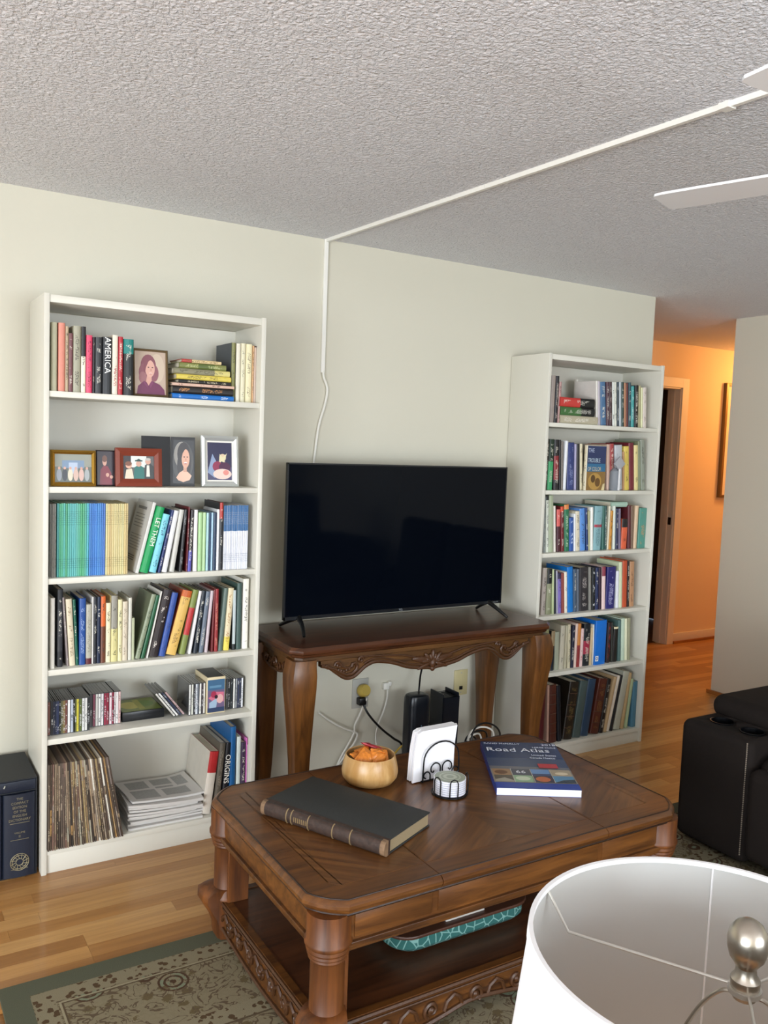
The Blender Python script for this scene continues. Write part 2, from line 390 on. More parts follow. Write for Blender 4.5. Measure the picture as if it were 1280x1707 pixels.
tag(boxo('area_rug', (RUGX0, RUGY0, 0.0002), (RUGX1, RUGY1, RUGZ), rug_mat(RUGX0, RUGX1, RUGY0, RUGY1), None, .004),
    'beige floral area rug with plain sage green border under the coffee table', 'rug')
# ================================================================== BOOKCASES
lam = mat('white_laminate', '#d8d5c8', .38, bump=.02, bscale=300)
lam_back = mat('white_backboard', '#d3d0c4', .55)
LSH = [1.697, 1.371, 1.055, .734, .487, .089]; RSH = [1.691, 1.363, 1.054, .741, .451, .077]
LBX, LBY, RBX, RBY = 0., 0., 2.277, .047
def bookcase(x, yb, shelves, label):
    t = thing('bookcase', label, 'bookcase', (x, yb-.14, 0), 0, 'white bookcases flanking the television')
    Wd, D, Hh, T = .80, .28, 2.02, .018
    y0, y1 = -.14, .14
    boxo('side_panel', (0, y0, 0), (T, y1, Hh), lam, t, .0012); boxo('side_panel', (Wd-T, y0, 0), (Wd, y1, Hh), lam, t, .0012)
    boxo('top_panel', (T, y0+.004, Hh-.028), (Wd-T, y1-.004, Hh-.003), lam, t, .001)
    boxo('back_panel', (T, y1-.008, .0), (Wd-T, y1-.002, Hh-.03), lam_back, t)
    for z in shelves[:-1]: boxo('shelf', (T, y0+.005, z-.020), (Wd-T, y1-.009, z), lam, t, .001)
    boxo('bottom_shelf', (T, y0+.004, shelves[-1]-.02), (Wd-T, y1-.009, shelves[-1]), lam, t, .001)
    boxo('plinth', (T, y0+.010, 0.0), (Wd-T, y0+.024, shelves[-1]-.02), lam, t, .001)
    return t
bookcase(LBX, LBY, LSH, 'tall white bookcase beside the navy slipcase, records on its bottom shelf')
bookcase(RBX, RBY, RSH, 'tall white bookcase beside the hallway opening, packed with books on every shelf')
# ================================================================== TELEVISION CONSOLE TABLE
wd_front = wood('console_wood', '#382210', '#704a22', 'x', 1., .38)
wd_leg = wood('console_leg_wood', '#45270f', '#7d4e20', 'z', 1., .38)
wd_dark = wood('console_top_wood', '#33190d', '#603820', 'x', .9, .3)
wd_carve = mat('carved_wood', '#472a14', .42, bump=.2, bscale=120, var=.25, vscale=25)
CX0, CX1, CY0, CY1, CZ = .872, 2.20, -.455, .02, .765
ct = thing('console_table', 'carved dark wood console table with curved legs holding the television', 'table', ((CX0+CX1)/2, (CY0+CY1)/2, 0))
cw, chd = (CX1-CX0)/2, (CY1-CY0)/2
c_ = .04
outl = [(-cw+c_, -chd), (cw-c_, -chd), (cw, -chd+c_), (cw, chd), (-cw, chd), (-cw, -chd+c_)]
q = MB(); q.rings([[(x, y, z) for x, y in inset(outl, d)] for d, z in ((.022, .722), (.014, .727), (.010, .735), (.002, .741), (0, .747), (0, .754), (.006, .7605), (.012, CZ))])
top = q.build('table_top', wd_dark, ct, smooth=True, auto=.35)
q = MB(); q.rings([[(x, y, z) for x, y in inset(outl, d)] for d, z in ((.034, .700), (.028, .704), (.028, .722))]); q.build('moulding', wd_front, ct)
# shaped front apron, traced scroll outline, mirrored about the middle
half = [(-.53, .676), (-.494, .665), (-.462, .642), (-.423, .617), (-.385, .617), (-.353, .638), (-.328, .656), (-.289, .669), (-.242, .665), (-.187, .652), (-.131, .632), (-.068, .621), (-.025, .617), (0, .611)]
hs = [tuple(p)[:2] for p in smoothpath([(a, b, 0) for a, b in half], 4)]
prof = hs + [(-a, b) for a, b in reversed(hs[:-1])]
q = MB(); yf = -chd+.035
n = len(prof)
fr_ = [(x, yf, z) for x, z in prof]; bk = [(x, yf+.022, z) for x, z in prof]; ftop = [(x, yf, .705) for x, z in prof]; btop = [(x, yf+.022, .705) for x, z in prof]
q.rings([fr_, ftop, btop, bk, fr_], cap=False, closed=False)
apr = q.build('front_apron', wd_front, ct)
def spiral(cx, cz, r0, turns, a0, dirn, y, n=26, grow=.12):
    return [(cx + r0*(1-(1-grow)*k/n)*math.cos(a0+dirn*turns*2*PI*k/n), y, cz + r0*(1-(1-grow)*k/n)*math.sin(a0+dirn*turns*2*PI*k/n)) for k in range(n+1)]
q = MB(); yc = yf-.004
edge = [(x, yc, z+.006) for x, z in prof]; q.tube(edge, .0075, 6)
q.tube([(x, yc, z+.020) for x, z in prof if abs(x) < .34], .004, 6)
for s in (-1, 1):
    q.tube([(s*a, yc-.002, b) for a, b in [(.50, .672), (.47, .663), (.44, .645), (.415, .635), (.39, .638), (.372, .652), (.368, .668), (.378, .680), (.390, .678), (.394, .668), (.388, .664)]], .0065, 6)
    q.tube([(s*x, y, z) for x, y, z in spiral(.455, .678, .016, 1.2, 0, 1, yc-.002)], .005, 6)
    q.tube([(s*x, y, z) for x, y, z in spiral(.352, .690, .014, 1.2, PI, -1, yc-.002)], .005, 6)
    q.tube([(s*x, yc-.002, z) for x, z in [(.34, .702), (.30, .700), (.24, .697), (.16, .690), (.10, .676), (.05, .660)]], .0045, 6)
    q.tube([(s*x, yc-.002, z) for x, z in [(.46, .690), (.44, .672), (.42, .662), (.40, .664)]], .006, 6)
    q.tube([(s*x, y, z) for x, y, z in spiral(.503, .674, .010, 1.1, 0, 1, yc-.002)], .0045, 6)
    for k in range(5): q.ell((s*(.405+.012*k), yc-.003, .650+.004*abs(k-2)), (.006, .005, .007), 8, 5)
q.build('scroll_carving', wd_carve, ct, smooth=True)
q = MB()
for a in range(-4, 5):
    th = a*.36; L_ = .050 if a % 2 == 0 else .036
    R_ = Matrix.Rotation(th, 3, 'Y'); c0 = R_ @ Vector((0, 0, L_*.6))
    q.ell((c0.x*1.25, yc-.004, .648+c0.z*.85), (.010, .008, L_*.55), 8, 6, None, R_)
q.ell((0, yc-.006, .640), (.014, .010, .020), 10, 6); q.ell((0, yc-.004, .618), (.012, .008, .012), 10, 6)
for s in (-1, 1):
    R_ = Matrix.Rotation(s*1.45, 3, 'Y'); q.ell((s*.055, yc-.004, .662), (.014, .007, .050), 8, 6, None, R_)
    R_ = Matrix.Rotation(s*1.9, 3, 'Y'); q.ell((s*.045, yc-.004, .632), (.009, .006, .036), 8, 6, None, R_)
q.build('leaf_carving', wd_carve, ct, smooth=True)
for s in (-1, 1):          # side aprons with carving
    sp_ = [(-.20, .690), (-.14, .665), (-.09, .640), (-.04, .628), (0, .626), (.04, .628), (.09, .640), (.14, .665), (.20, .690)]
    ys = [tuple(p)[:2] for p in smoothpath([(a, b, 0) for a, b in sp_], 3)]
    xo = s*(cw-.035); q = MB()
    A = [(xo, y, z) for y, z in ys]; Bq = [(xo-s*.02, y, z) for y, z in ys]
    q.rings([A, [(xo, y, .705) for y, z in ys], [(xo-s*.02, y, .705) for y, z in ys], Bq, A], cap=False, closed=False)
    q.build('side_apron', wd_front, ct)
    q = MB(); q.tube([(xo+s*.004, y, z+.006) for y, z in ys], .006, 6)
    for (cy, cz, r) in ((-.09, .668, .02), (-.045, .652, .018), (0, .662, .022), (.045, .652, .018), (.09, .668, .02)):
        q.tube([(xo+s*.005, cy+(x-.0), z) for x, y, z in spiral(0, cz, r, 1.25, cy*30, 1, 0)], .005, 6)
    q.build('side_carving', wd_carve, ct, smooth=True)
def cabriole(px_, py_, ox, oy):
    rings = []
    for z, s, o in ((.712, .100, 0), (.69, .104, .004), (.65, .112, .008), (.60, .110, .008), (.52, .098, .004), (.42, .085, 0), (.30, .072, -.004), (.18, .064, -.004), (.09, .062, 0), (.04, .070, .006), (.012, .076, .008), (0.001, .074, .008)):
        h = s/2; k = h*.55; cxx, cyy = px_+ox*o, py_+oy*o
        rings.append([(cxx+a, cyy+b, z) for a, b in ((-k, -h), (k, -h), (h*.9, -h*.9), (h, -k), (h, k), (h*.9, h*.9), (k, h), (-k, h), (-h*.9, h*.9), (-h, k), (-h, -k), (-h*.9, -h*.9))])
    q = MB(); q.rings(rings); return q.build('leg', wd_leg, ct, smooth=True, auto=.9)
for sx in (-1, 1):
    for sy in (-1, 1): cabriole(sx*(cw-.062), sy*(chd-.062), sx, sy)
# ================================================================== TELEVISION
plastic_black = mat('black_plastic', '#0b0c0e', .35)
TX, TY = 1.525, -.175
tv = thing('television', 'large flat black television on the carved console table', 'television', (TX, TY, CZ))
tw = .5725; tz0, tz1 = .052, .052+.652
q = MB(); q.box((-tw, -.002, tz0), (tw, .014, tz1)); q.box((-tw*.8, .014, tz0+.02), (tw*.8, .062, tz0+.36)); q.build('housing', plastic_black, tv, bevel=.002)
m_, nt, N, L, B = nodes_of('tv_screen'); B.inputs['Base Color'].default_value = (.0015, .0025, .005, 1); B.inputs['Roughness'].default_value = .05; B.inputs['Specular IOR Level'].default_value = .10
boxo('screen', (-tw+.006, -.0035, tz0+.014), (tw-.006, -.0022, tz1-.006), m_, tv)
q = MB()
for (a, b) in (((-tw, -.0042, tz0), (tw, -.002, tz0+.014)), ((-tw, -.0042, tz1-.006), (tw, -.002, tz1)), ((-tw, -.0042, tz0), (-tw+.006, -.002, tz1)), ((tw-.006, -.0042, tz0), (tw, -.002, tz1))): q.box(a, b)
bez = q.build('bezel', mat('bezel_black', '#101216', .3), tv)
text_mesh('logo', 'TCL', .012, cm('#9aa0a6', .4), bez, (0, -.0044, tz0+.007), FRONT)
text_mesh('logo', 'Roku TV', .008, cm('#9aa0a6', .4), bez, (tw-.035, -.0044, tz0+.007), FRONT)
for s in (-1, 1):
    q = MB(); x = s*.50
    for (yy, sp) in ((-.115, .0), (.135, .0)):
        pts = [(x, .006, tz0+.01), (x+s*.010, yy*.45, tz0-.014), (x+s*.028, yy*.95, .006)]
        q.tube(smoothpath(pts, 5), [.013, .012, .011, .010, .010, .009, .009, .008, .008, .0075, .006], 8)
    q.build('stand_foot', plastic_black, tv, smooth=True)
# white cable down the wall and raceways
cable_white = mat('white_cable', '#e6e4da', .5)
q = MB(); q.box((1.2015, WY-.013, 1.86), (1.2195, WY, CEIL), None)
rw = tag(q.build('cable_raceway', mat('raceway_plastic', '#e9e7df', .45), None, bevel=.002), 'white vertical cable raceway on the wall above the television', 'cable cover')
q = MB(); ra = [(1.212, WY-.001), (1.325, -2.05)]
dx = (ra[1][0]-ra[0][0])/(ra[1][1]-ra[0][1])
def race(y0, y1):
    k = MB(); x0 = ra[0][0]+dx*(y0-ra[0][1]); x1 = ra[0][0]+dx*(y1-ra[0][1]); w = .0095
    k.rings([[(x0-w, y0, CEIL+.001), (x0+w, y0, CEIL+.001), (x0+w*.7, y0, CEIL-.013), (x0-w*.7, y0, CEIL-.013)], [(x1-w, y1, CEIL+.001), (x1+w, y1, CEIL+.001), (x1+w*.7, y1, CEIL-.013), (x1-w*.7, y1, CEIL-.013)]]); return k
rt = thing('cable_raceway', 'long white cable raceway crossing the popcorn ceiling', 'cable cover', (0, 0, 0))
rm = MATS['raceway_plastic']
race(WY-.001, -1.0).build('channel', rm, rt); race(-1.001, -1.90).build('channel', rm, rt); race(-1.901, -2.40).build('channel', rm, rt)
k = MB(); x_ = ra[0][0]+dx*(-1.9-ra[0][1]); k.box((x_-.015, -1.915, CEIL-.0155), (x_+.015, -1.885, CEIL)); k.build('joint_cover', rm, rt)
q = MB(); q.tube(smoothpath([(1.211, WY-.012, 1.87), (1.216, WY-.010, 1.84), (1.236, WY-.008, 1.79), (1.226, WY-.008, 1.72), (1.200, WY-.008, 1.63), (1.186, WY-.008, 1.52), (1.180, WY-.008, 1.43), (1.18, .0, 1.30), (1.18, -.05, 1.20), (1.19, -.095, 1.15)], 5), .0055, 8)
tag(q.build('television_cable', cable_white, None, smooth=True), 'white cable hanging from the raceway down behind the television', 'cable')
# ================================================================== CEILING FAN
fan_w = mat('fan_white', '#e3e5e6', .4)
fc = (1.40, -2.45); ft = thing('ceiling_fan', 'white ceiling fan with five blades below the popcorn ceiling', 'ceiling fan', (fc[0], fc[1], 2.14))
q = MB(); q.lathe([(.065, .295), (.06, .26), (.015, .25), (.015, .13), (.10, .12), (.125, .09), (.125, .03), (.10, .0), (.05, -.03), (.0, -.035)], 32); q.build('motor', fan_w, ft, smooth=True)
for i in range(5):
    a = math.radians(107.0+72*i); k = MB(); rr = []
    for j, (r, w) in enumerate(((.20, .045), (.26, .052), (.40, .058), (.55, .060), (.64, .060), (.662, .056), (.668, .048))):
        rr.append([(r, -w, -.003), (r, w, -.003), (r, w, .003), (r, -w, .003)])
    k.rings(rr); b = k.build('blade', fan_w, ft); b.matrix_local = Matrix.Translation((0, 0, .055)) @ Matrix.Rotation(a, 4, 'Z') @ Matrix.Rotation(math.radians(3), 4, 'X')
    k = MB(); k.tube([(.10, 0, .05), (.16, 0, .048), (.24, 0, .048)], .012, 8); b = k.build('blade_bracket', fan_w, ft); b.rotation_euler = (0, 0, a)
# ================================================================== COFFEE TABLE
cf_top = wood('coffee_field_wood', '#4a2912', '#85562a', 'x', 1.1, .32, .75, 1.1, .15)
cf_topm = wood('coffee_field_wood_mid', '#4a2912', '#8a5a2c', 'x', 1.1, .32, -.6, 1.1, .15)
cf_bord = wood('coffee_border_wood', '#452610', '#825123', 'x', 1.0, .34, 0, 1., .12)
cf_edge = wood('coffee_edge_wood', '#341b0b', '#76481d', 'x', 1.0, .36, 0, 1., .1)
cf_leg = wood('coffee_leg_wood', '#3c1d0a', '#80491b', 'z', .8, .5, 0, 1., .03)
cf_shelf = wood('coffee_shelf_wood', '#331a0d', '#5c341b', 'x', .9, .36)
CFX0, CFX1, CFY0, CFY1, CFZ = .378, 1.690, -1.648, -.848, .46
cfx, cfy = (CFX0+CFX1)/2, (CFY0+CFY1)/2
cf = thing('coffee_table', 'carved brown wood coffee table with column legs and a lower shelf', 'table', (cfx, cfy, RUGZ))
hx, hy = (CFX1-CFX0)/2, (CFY1-CFY0)/2; TZ = CFZ-RUGZ
def octo(hx, hy, c, n=5):       # rectangle with softly bowed clipped corners, counter-clockwise
    pts = []
    for sx, sy in ((1, 1), (-1, 1), (-1, -1), (1, -1)):
        a = (sx*hx, sy*(hy-c)); b = (sx*(hx-c), sy*hy)
        if sx*sy < 0: a, b = b, a
        for k in range(n+1):
            t = k/n; x = a[0]+(b[0]-a[0])*t; y = a[1]+(b[1]-a[1])*t; bow = .010*math.sin(PI*t)
            pts.append((x+sx*bow*.7, y+sy*bow*.7))
    return pts
oc = octo(hx, hy, .085)
def top_section(name, x0, x1, mt):
    rr = []
    for d, z in ((.026, -.040), (.016, -.037), (.008, -.030), (.003, -.024), (0, -.018), (0, -.010), (.005, -.004), (.012, 0)):
        pl = clip_x(inset(oc, d), x0, x1); rr.append((pl, z))
    nmax = max(len(p) for p, z in rr)
    if any(len(p) != nmax for p, z in rr): raise RuntimeError('top section')
    q = MB(); q.rings([[(x, y, TZ+z) for x, y in p] for p, z in rr]); return q.build(name, mt, cf, smooth=True, auto=.4)
s1, s2 = .738-cfx, 1.331-cfx
top_section('top_end', -9, s1-.0012, cf_bord); top_section('top_middle', s1+.0012, s2-.0012, cf_bord); top_section('top_end', s2+.0012, 9, cf_bord)
for d_, z_, r_ in ((.016, -.0012, .0032), (.018, -.0385, .0045)):
    ring = inset(oc, d_); k = MB(); k.tube([(x, y, TZ+z_) for x, y in ring+ring[:1]], r_, 6); k.build('edge_bead', mat('worn_dark_edge', '#2a1a12', .38, bump=.2, bscale=80, var=.35, vscale=20), cf, smooth=True)
inn = inset(oc, .085)
for x0, x1, mt in ((-9, s1-.004, cf_top), (s1+.004, (s1+s2)/2, cf_topm), ((s1+s2)/2, s2-.004, cf_top), (s2+.004, 9, cf_topm)):
    pl = clip_x(inn, x0, x1); q = MB(); q.prism(pl, TZ-.002, TZ+.0006); q.build('veneer_panel', mt, cf)
# apron and mouldings
for nm, d0, z0, z1, mt in (('apron', .034, -.118, -.040, cf_bord), ('apron_moulding', .024, -.132, -.118, cf_edge), ('apron_bead', .030, -.142, -.132, cf_edge)):
    a = inset(oc, d0); b = inset(oc, d0+.022); q = MB()
    n = len(a); vs = [(x, y, TZ+z0) for x, y in a] + [(x, y, TZ+z1) for x, y in a] + [(x, y, TZ+z1) for x, y in b] + [(x, y, TZ+z0) for x, y in b]
    fs = []
    for i in range(n):
        j = (i+1) % n
        for r0, r1 in ((0, 1), (1, 2), (2, 3), (3, 0)): fs.append((r0*n+i, r0*n+j, r1*n+j, r1*n+i))
    q.add(vs, fs); q.build(nm, mt, cf, bevel=.002 if nm != 'apron' else 0)
for (x0, x1) in ((-hx+.12, s1-.01), (s1+.01, s2-.01), (s2+.01, hx-.12)):
    boxo('drawer_front', (x0, -hy+.030, TZ-.110), (x1, -hy+.036, TZ-.048), cf_bord, cf, .002)
def coffee_leg(sx, sy):
    x, y = sx*(hx-.066), sy*(hy-.066); q = MB()
    q.lathe([(.041, .118), (.048, .122), (.048, .128), (.0435, .134), (.0435, .284), (.047, .290), (.050, .294), (.049, .299), (.053, .304), (.052, .310), (.056, .316), (.055, .324), (.060, .330), (.060, .338), (.056, .343), (.056, .412)], 28, (x, y, 0))
    leg = q.build('leg', cf_leg, cf, smooth=True, auto=.7)
    k = MB(); px_, py_ = x-sx*.016, y-sy*.016
    k.box((px_-.034, py_-.034, .118), (px_+.034, py_+.034, .32))
    k.build('pilaster', cf_leg, leg, bevel=.002)
    q = MB(); rr = []
    for z, s, o in ((.000, .082, -.002), (.018, .086, 0), (.04, .088, .0), (.065, .092, .006), (.09, .102, .016), (.115, .112, .024), (.135, .110, .024), (.150, .100, .014), (.158, .088, .002)):
        h = s/2; kk = h*.45; cx_, cy_ = x+sx*o, y+sy*o
        rr.append([(cx_+a, cy_+b, z) for a, b in ((-kk, -h), (kk, -h), (h*.86, -h*.86), (h, -kk), (h, kk), (h*.86, h*.86), (kk, h), (-kk, h), (-h*.86, h*.86), (-h, kk), (-h, -kk), (-h*.86, -h*.86))])
    q.rings(rr); ft_ = q.build('foot', cf_leg, leg, smooth=True, auto=.8)
for sx in (-1, 1):
    for sy in (-1, 1): coffee_leg(sx, sy)
SHZ = .118
q = MB(); q.prism(octo(hx-.05, hy-.05, .07), SHZ-.018, SHZ); q.build('lower_shelf', cf_shelf, cf, bevel=.002)
def rail(sign, axis):
    L_ = (hx if axis == 'x' else hy)-.10; off = (hy if axis == 'x' else hx)-.040
    h = [(-L_, .055), (-L_*.86, .050), (-L_*.74, .030), (-L_*.60, .020), (-L_*.46, .030), (-L_*.30, .046), (-L_*.14, .040), (0, .028)]
    if axis == 'y': h = [(-L_, .03), (-L_*.6, .018), (-L_*.3, .012), (0, .010)]
    hs = [tuple(p)[:2] for p in smoothpath([(a, b, 0) for a, b in h], 4)]; pf = hs+[(-a, b) for a, b in reversed(hs[:-1])]
    P = (lambda t, d, z: (t, sign*(off-d), z)) if axis == 'x' else (lambda t, d, z: (sign*(off-d), t, z))
    q = MB(); A = [P(t, 0, z) for t, z in pf]; A2 = [P(t, 0, SHZ+.004) for t, z in pf]; B2 = [P(t, .022, SHZ+.004) for t, z in pf]; B1 = [P(t, .022, z) for t, z in pf]
    q.rings([A, A2, B2, B1, A], cap=False, closed=False); q.build('lower_rail', cf_edge, cf)
    q = MB(); q.tube([P(t, -.003, z+.008) for t, z in pf], .007, 6); q.tube([P(t, -.002, SHZ-.004) for t in (-L_, 0, L_)], .006, 6)
    q.tube([P(t, -.002, SHZ-.018) for t in (-L_, 0, L_)], .003, 6)
    cz0 = .066
    for k in range(-3, 4):
        t0 = k*L_*.26
        q.tube([P(t0+a, -.003, z) for a, y, z in spiral(0, cz0, .024, 1.4, k, 1 if k % 2 else -1, 0)], .006, 6)
        q.tube([P(t0+L_*.13+.03*math.sin(w), -.003, cz0+.022*math.cos(w*1.5)) for w in (-1.6, -.8, 0, .8, 1.6)], .006, 6)
        q.ell(P(t0, -.002, cz0), (.010, .010, .010), 8, 6)
    q.build('rail_carving', wd_carve, cf, smooth=True)
rail(-1, 'x'); rail(-1, 'y'); rail(1, 'x'); rail(1, 'y')
# ================================================================== BOOKS
def spine_mat(name, rough, print_):
    # cover colours, bands and lettering are read from each cover's own properties
    m, nt, N, L, B = nodes_of(name)
    def A(n): a = N.new('ShaderNodeAttribute'); a.attribute_type = 'OBJECT'; a.attribute_name = n; return a
    def M(op, a, b=None):
        n = N.new('ShaderNodeMath'); n.operation = op
        for i, q in enumerate((a, b)):
            if q is None: continue
            if isinstance(q, (int, float)): n.inputs[i].default_value = q
            else: L.new(q, n.inputs[i])
        return n.outputs[0]
    tc = N.new('ShaderNodeTexCoord'); sp = N.new('ShaderNodeSeparateXYZ'); L.new(tc.outputs['Object'], sp.inputs[0])
    nm = N.new('ShaderNodeSeparateXYZ'); L.new(tc.outputs['Normal'], nm.inputs[0])
    c1, c2, ink, par, siz, cs = A('c1'), A('c2'), A('ink'), A('par'), A('siz'), A('cs')
    pv = N.new('ShaderNodeSeparateXYZ'); L.new(par.outputs['Vector'], pv.inputs[0])
    sv = N.new('ShaderNodeSeparateXYZ'); L.new(siz.outputs['Vector'], sv.inputs[0])
    v = M('DIVIDE', sp.outputs[2], sv.outputs[1]); u = M('DIVIDE', sp.outputs[0], sv.outputs[0])
    band = M('MULTIPLY', M('GREATER_THAN', v, pv.outputs[0]), M('LESS_THAN', v, pv.outputs[1]))
    onsp = M('LESS_THAN', nm.outputs[1], -.3)
    mp = N.new('ShaderNodeMapping'); mp.inputs['Scale'].default_value = (260, 1, 330)
    oi = N.new('ShaderNodeObjectInfo'); ad = N.new('ShaderNodeVectorMath'); ad.operation = 'ADD'
    cb = N.new('ShaderNodeCombineXYZ'); L.new(M('MULTIPLY', oi.outputs['Random'], 50), cb.inputs[1])
    L.new(tc.outputs['Object'], mp.inputs['Vector']); L.new(mp.outputs[0], ad.inputs[0]); L.new(cb.outputs[0], ad.inputs[1])
    n = N.new('ShaderNodeTexNoise'); n.inputs['Scale'].default_value = 1.; n.inputs['Detail'].default_value = 2; L.new(ad.outputs[0], n.inputs['Vector'])
    n2 = N.new('ShaderNodeTexNoise'); n2.inputs['Scale'].default_value = .09; n2.inputs['Detail'].default_value = 1; L.new(ad.outputs[0], n2.inputs['Vector'])
    cen = M('LESS_THAN', M('ABSOLUTE', M('SUBTRACT', u, .5)), .24)
    run = M('MULTIPLY', M('GREATER_THAN', v, .10), M('LESS_THAN', v, .90))
    let = M('MULTIPLY', M('MULTIPLY', cen, run), M('MULTIPLY', M('GREATER_THAN', n.outputs['Fac'], .52), M('GREATER_THAN', n2.outputs['Fac'], .50)))
    let1 = M('MULTIPLY', let, M('COMPARE', pv.outputs[2], 1.)); nt.nodes[-1].inputs[2].default_value = .2
    # style 2: journal rows of rule lines near head and foot
    fr = M('FRACT', M('MULTIPLY', v, 34.))
    ln = M('LESS_THAN', fr, .42)
    zn = M('ADD', M('MULTIPLY', M('GREATER_THAN', v, .70), M('LESS_THAN', v, .90)), M('MULTIPLY', M('GREATER_THAN', v, .10), M('LESS_THAN', v, .26)))
    let2 = M('MULTIPLY', M('MULTIPLY', M('MULTIPLY', ln, zn), M('GREATER_THAN', n.outputs['Fac'], .42)), M('MULTIPLY', M('COMPARE', pv.outputs[2], 2.), .6))
    for q in nt.nodes:
        if q.type == 'MATH' and q.operation == 'COMPARE': q.inputs[2].default_value = .2
    msk = M('MULTIPLY', M('MULTIPLY', M('ADD', let1, let2), onsp), .8)
    x1 = N.new('ShaderNodeMix'); x1.data_type = 'RGBA'; L.new(band, x1.inputs[0]); L.new(c1.outputs['Color'], x1.inputs[6]); L.new(c2.outputs['Color'], x1.inputs[7])
    x2 = N.new('ShaderNodeMix'); x2.data_type = 'RGBA'; L.new(msk, x2.inputs[0]); L.new(x1.outputs[2], x2.inputs[6]); L.new(ink.outputs['Color'], x2.inputs[7])
    x4 = N.new('ShaderNodeMix'); x4.data_type = 'RGBA'; L.new(M('GREATER_THAN', M('ABSOLUTE', nm.outputs[0]), .985), x4.inputs[0]); L.new(x2.outputs[2], x4.inputs[6]); L.new(cs.outputs['Color'], x4.inputs[7]); x2 = x4
    w = N.new('ShaderNodeTexNoise'); w.inputs['Scale'].default_value = 26; w.inputs['Detail'].default_value = 6; L.new(tc.outputs['Object'], w.inputs['Vector'])
    wr = N.new('ShaderNodeMapRange'); wr.inputs[3].default_value = .86; wr.inputs[4].default_value = 1.06; L.new(w.outputs['Fac'], wr.inputs[0])
    x3 = N.new('ShaderNodeMix'); x3.data_type = 'RGBA'; x3.blend_type = 'MULTIPLY'; x3.inputs[0].default_value = 1
    L.new(x2.outputs[2], x3.inputs[6]); L.new(wr.outputs[0], x3.inputs[7]); L.new(x3.outputs[2], B.inputs['Base Color'])
    B.inputs['Roughness'].default_value = rough
    return m
SPM = spine_mat('book_cover_print', .42, True); PGM = mat('book_pages', '#d9d1bb', .8, bump=.3, bscale=600)
SLV = spine_mat('record_sleeve_card', .8, True)
def cover_props(o, c1, c2, lo, hi, ink, style, t, h, cs=None):
    o['cs'] = list(lin(cs or c1))
    o['c1'] = list(lin(c1)); o['c2'] = list(lin(c2)); o['ink'] = list(lin(ink)); o['par'] = [float(lo), float(hi), float(style)]; o['siz'] = [float(t), float(h), 0.]
def make_book(name, t, h, d, c1, label, cat='book', group=None, c2=None, band=(2, 2), ink=None, style=0, hard=True, pages=True, ribs=0, title=None, side=None):
    root = thing(name, label, cat, group=group)
    q = MB(); T = .0022 if hard else .0009; T = min(T, t*.22); rd = min(.006, t*.3) if hard else min(.0012, t*.2)
    # spine and two boards as one folded section, extruded upwards
    arc = [(t/2 - t/2*math.cos(PI*k/6), rd*(1-math.sin(PI*k/6))) for k in range(7)]
    outer = [(0, d)] + arc + [(t, d)]
    innr = [(t-T, d), (t-T, rd+T), (T, rd+T), (T, d)]
    poly = outer + innr
    n = len(poly); vs = [(x, y, 0) for x, y in poly]+[(x, y, h) for x, y in poly]; no = len(outer)
    fs = [(i, i+1, n+i+1, n+i) for i in range(n-1)] + [(n-1, 0, n, 2*n-1)]
    for base in (0, n):
        fs.append((base+0, base+1, base+no+2, base+no+3)); fs.append((base+no-2, base+no-1, base+no, base+no+1))
        fs.append(tuple(base+k for k in range(1, no-1)) + (base+no+1, base+no+2))
    q.add(vs, fs); cov = q.build('cover', SPM, root)
    for f in cov.data.polygons: f.use_smooth = False
    c2 = c2 or c1
    if ink is None:
        l = sum(lin(c1)); ink = '#e9e4d4' if l < .75 else '#3a342e'
    cover_props(cov, c1, c2, band[0], band[1], ink, style, t, h, side)
    if pages:
        e = .003 if hard else .0004
        boxo('pages', (T, rd+T, e), (t-T, d-(.004 if hard else .0002), h-e), PGM, root)
    if ribs:
        for i in range(ribs):
            k = MB(); z = h*(i+1)/(ribs+1); k.tube([(x, y-.0006, z) for x, y in arc], .0022, 6)
            k.build('raised_band', mat('spine_rib_leather', '#4a2c1c', .5), cov)
    if title:
        txt, size, col, zf = title; text_mesh('title', txt, size, cm(col, .5), cov, (t/2, -.0006, h*zf), SPINE)
    return root
LBL = 'bookcase beside navy slipcase'; RBL = 'bookcase beside hallway opening'
ORD = ['top', 'second', 'third', 'fourth', 'fifth', 'bottom']
def parse(block):
    out = []
    for ln in block.strip().splitlines():
        a, _, b = ln.strip().partition('|'); tok = a.split(); nums = [float(x) for x in tok[:4]]; col = tok[4]; desc = ' '.join(tok[5:])
        opts = dict(p.split('=') for p in b.split()) if b else {}
        out.append((nums, col, desc, opts))
    return out
USED = {}
def corners(b):
    xa, xb, a, t, h = b; v = (math.cos(a), -math.sin(a)); u = (math.sin(a), math.cos(a))
    p = (xb-v[0]*t, -v[1]*t) if a > 0 else (xa, 0.)
    return [(p[0]+v[0]*s*t+u[0]*r*h, p[1]+v[1]*s*t+u[1]*r*h) for s, r in ((0, 0), (1, 0), (1, 1), (0, 1))]
def depth_of(A, B, axes):
    best = 9
    for ax in axes:
        a = [p[0]*ax[0]+p[1]*ax[1] for p in A]; b = [p[0]*ax[0]+p[1]*ax[1] for p in B]
        best = min(best, min(max(a)-min(b), max(b)-min(a)))
        if best <= 0: return 0.
    return best
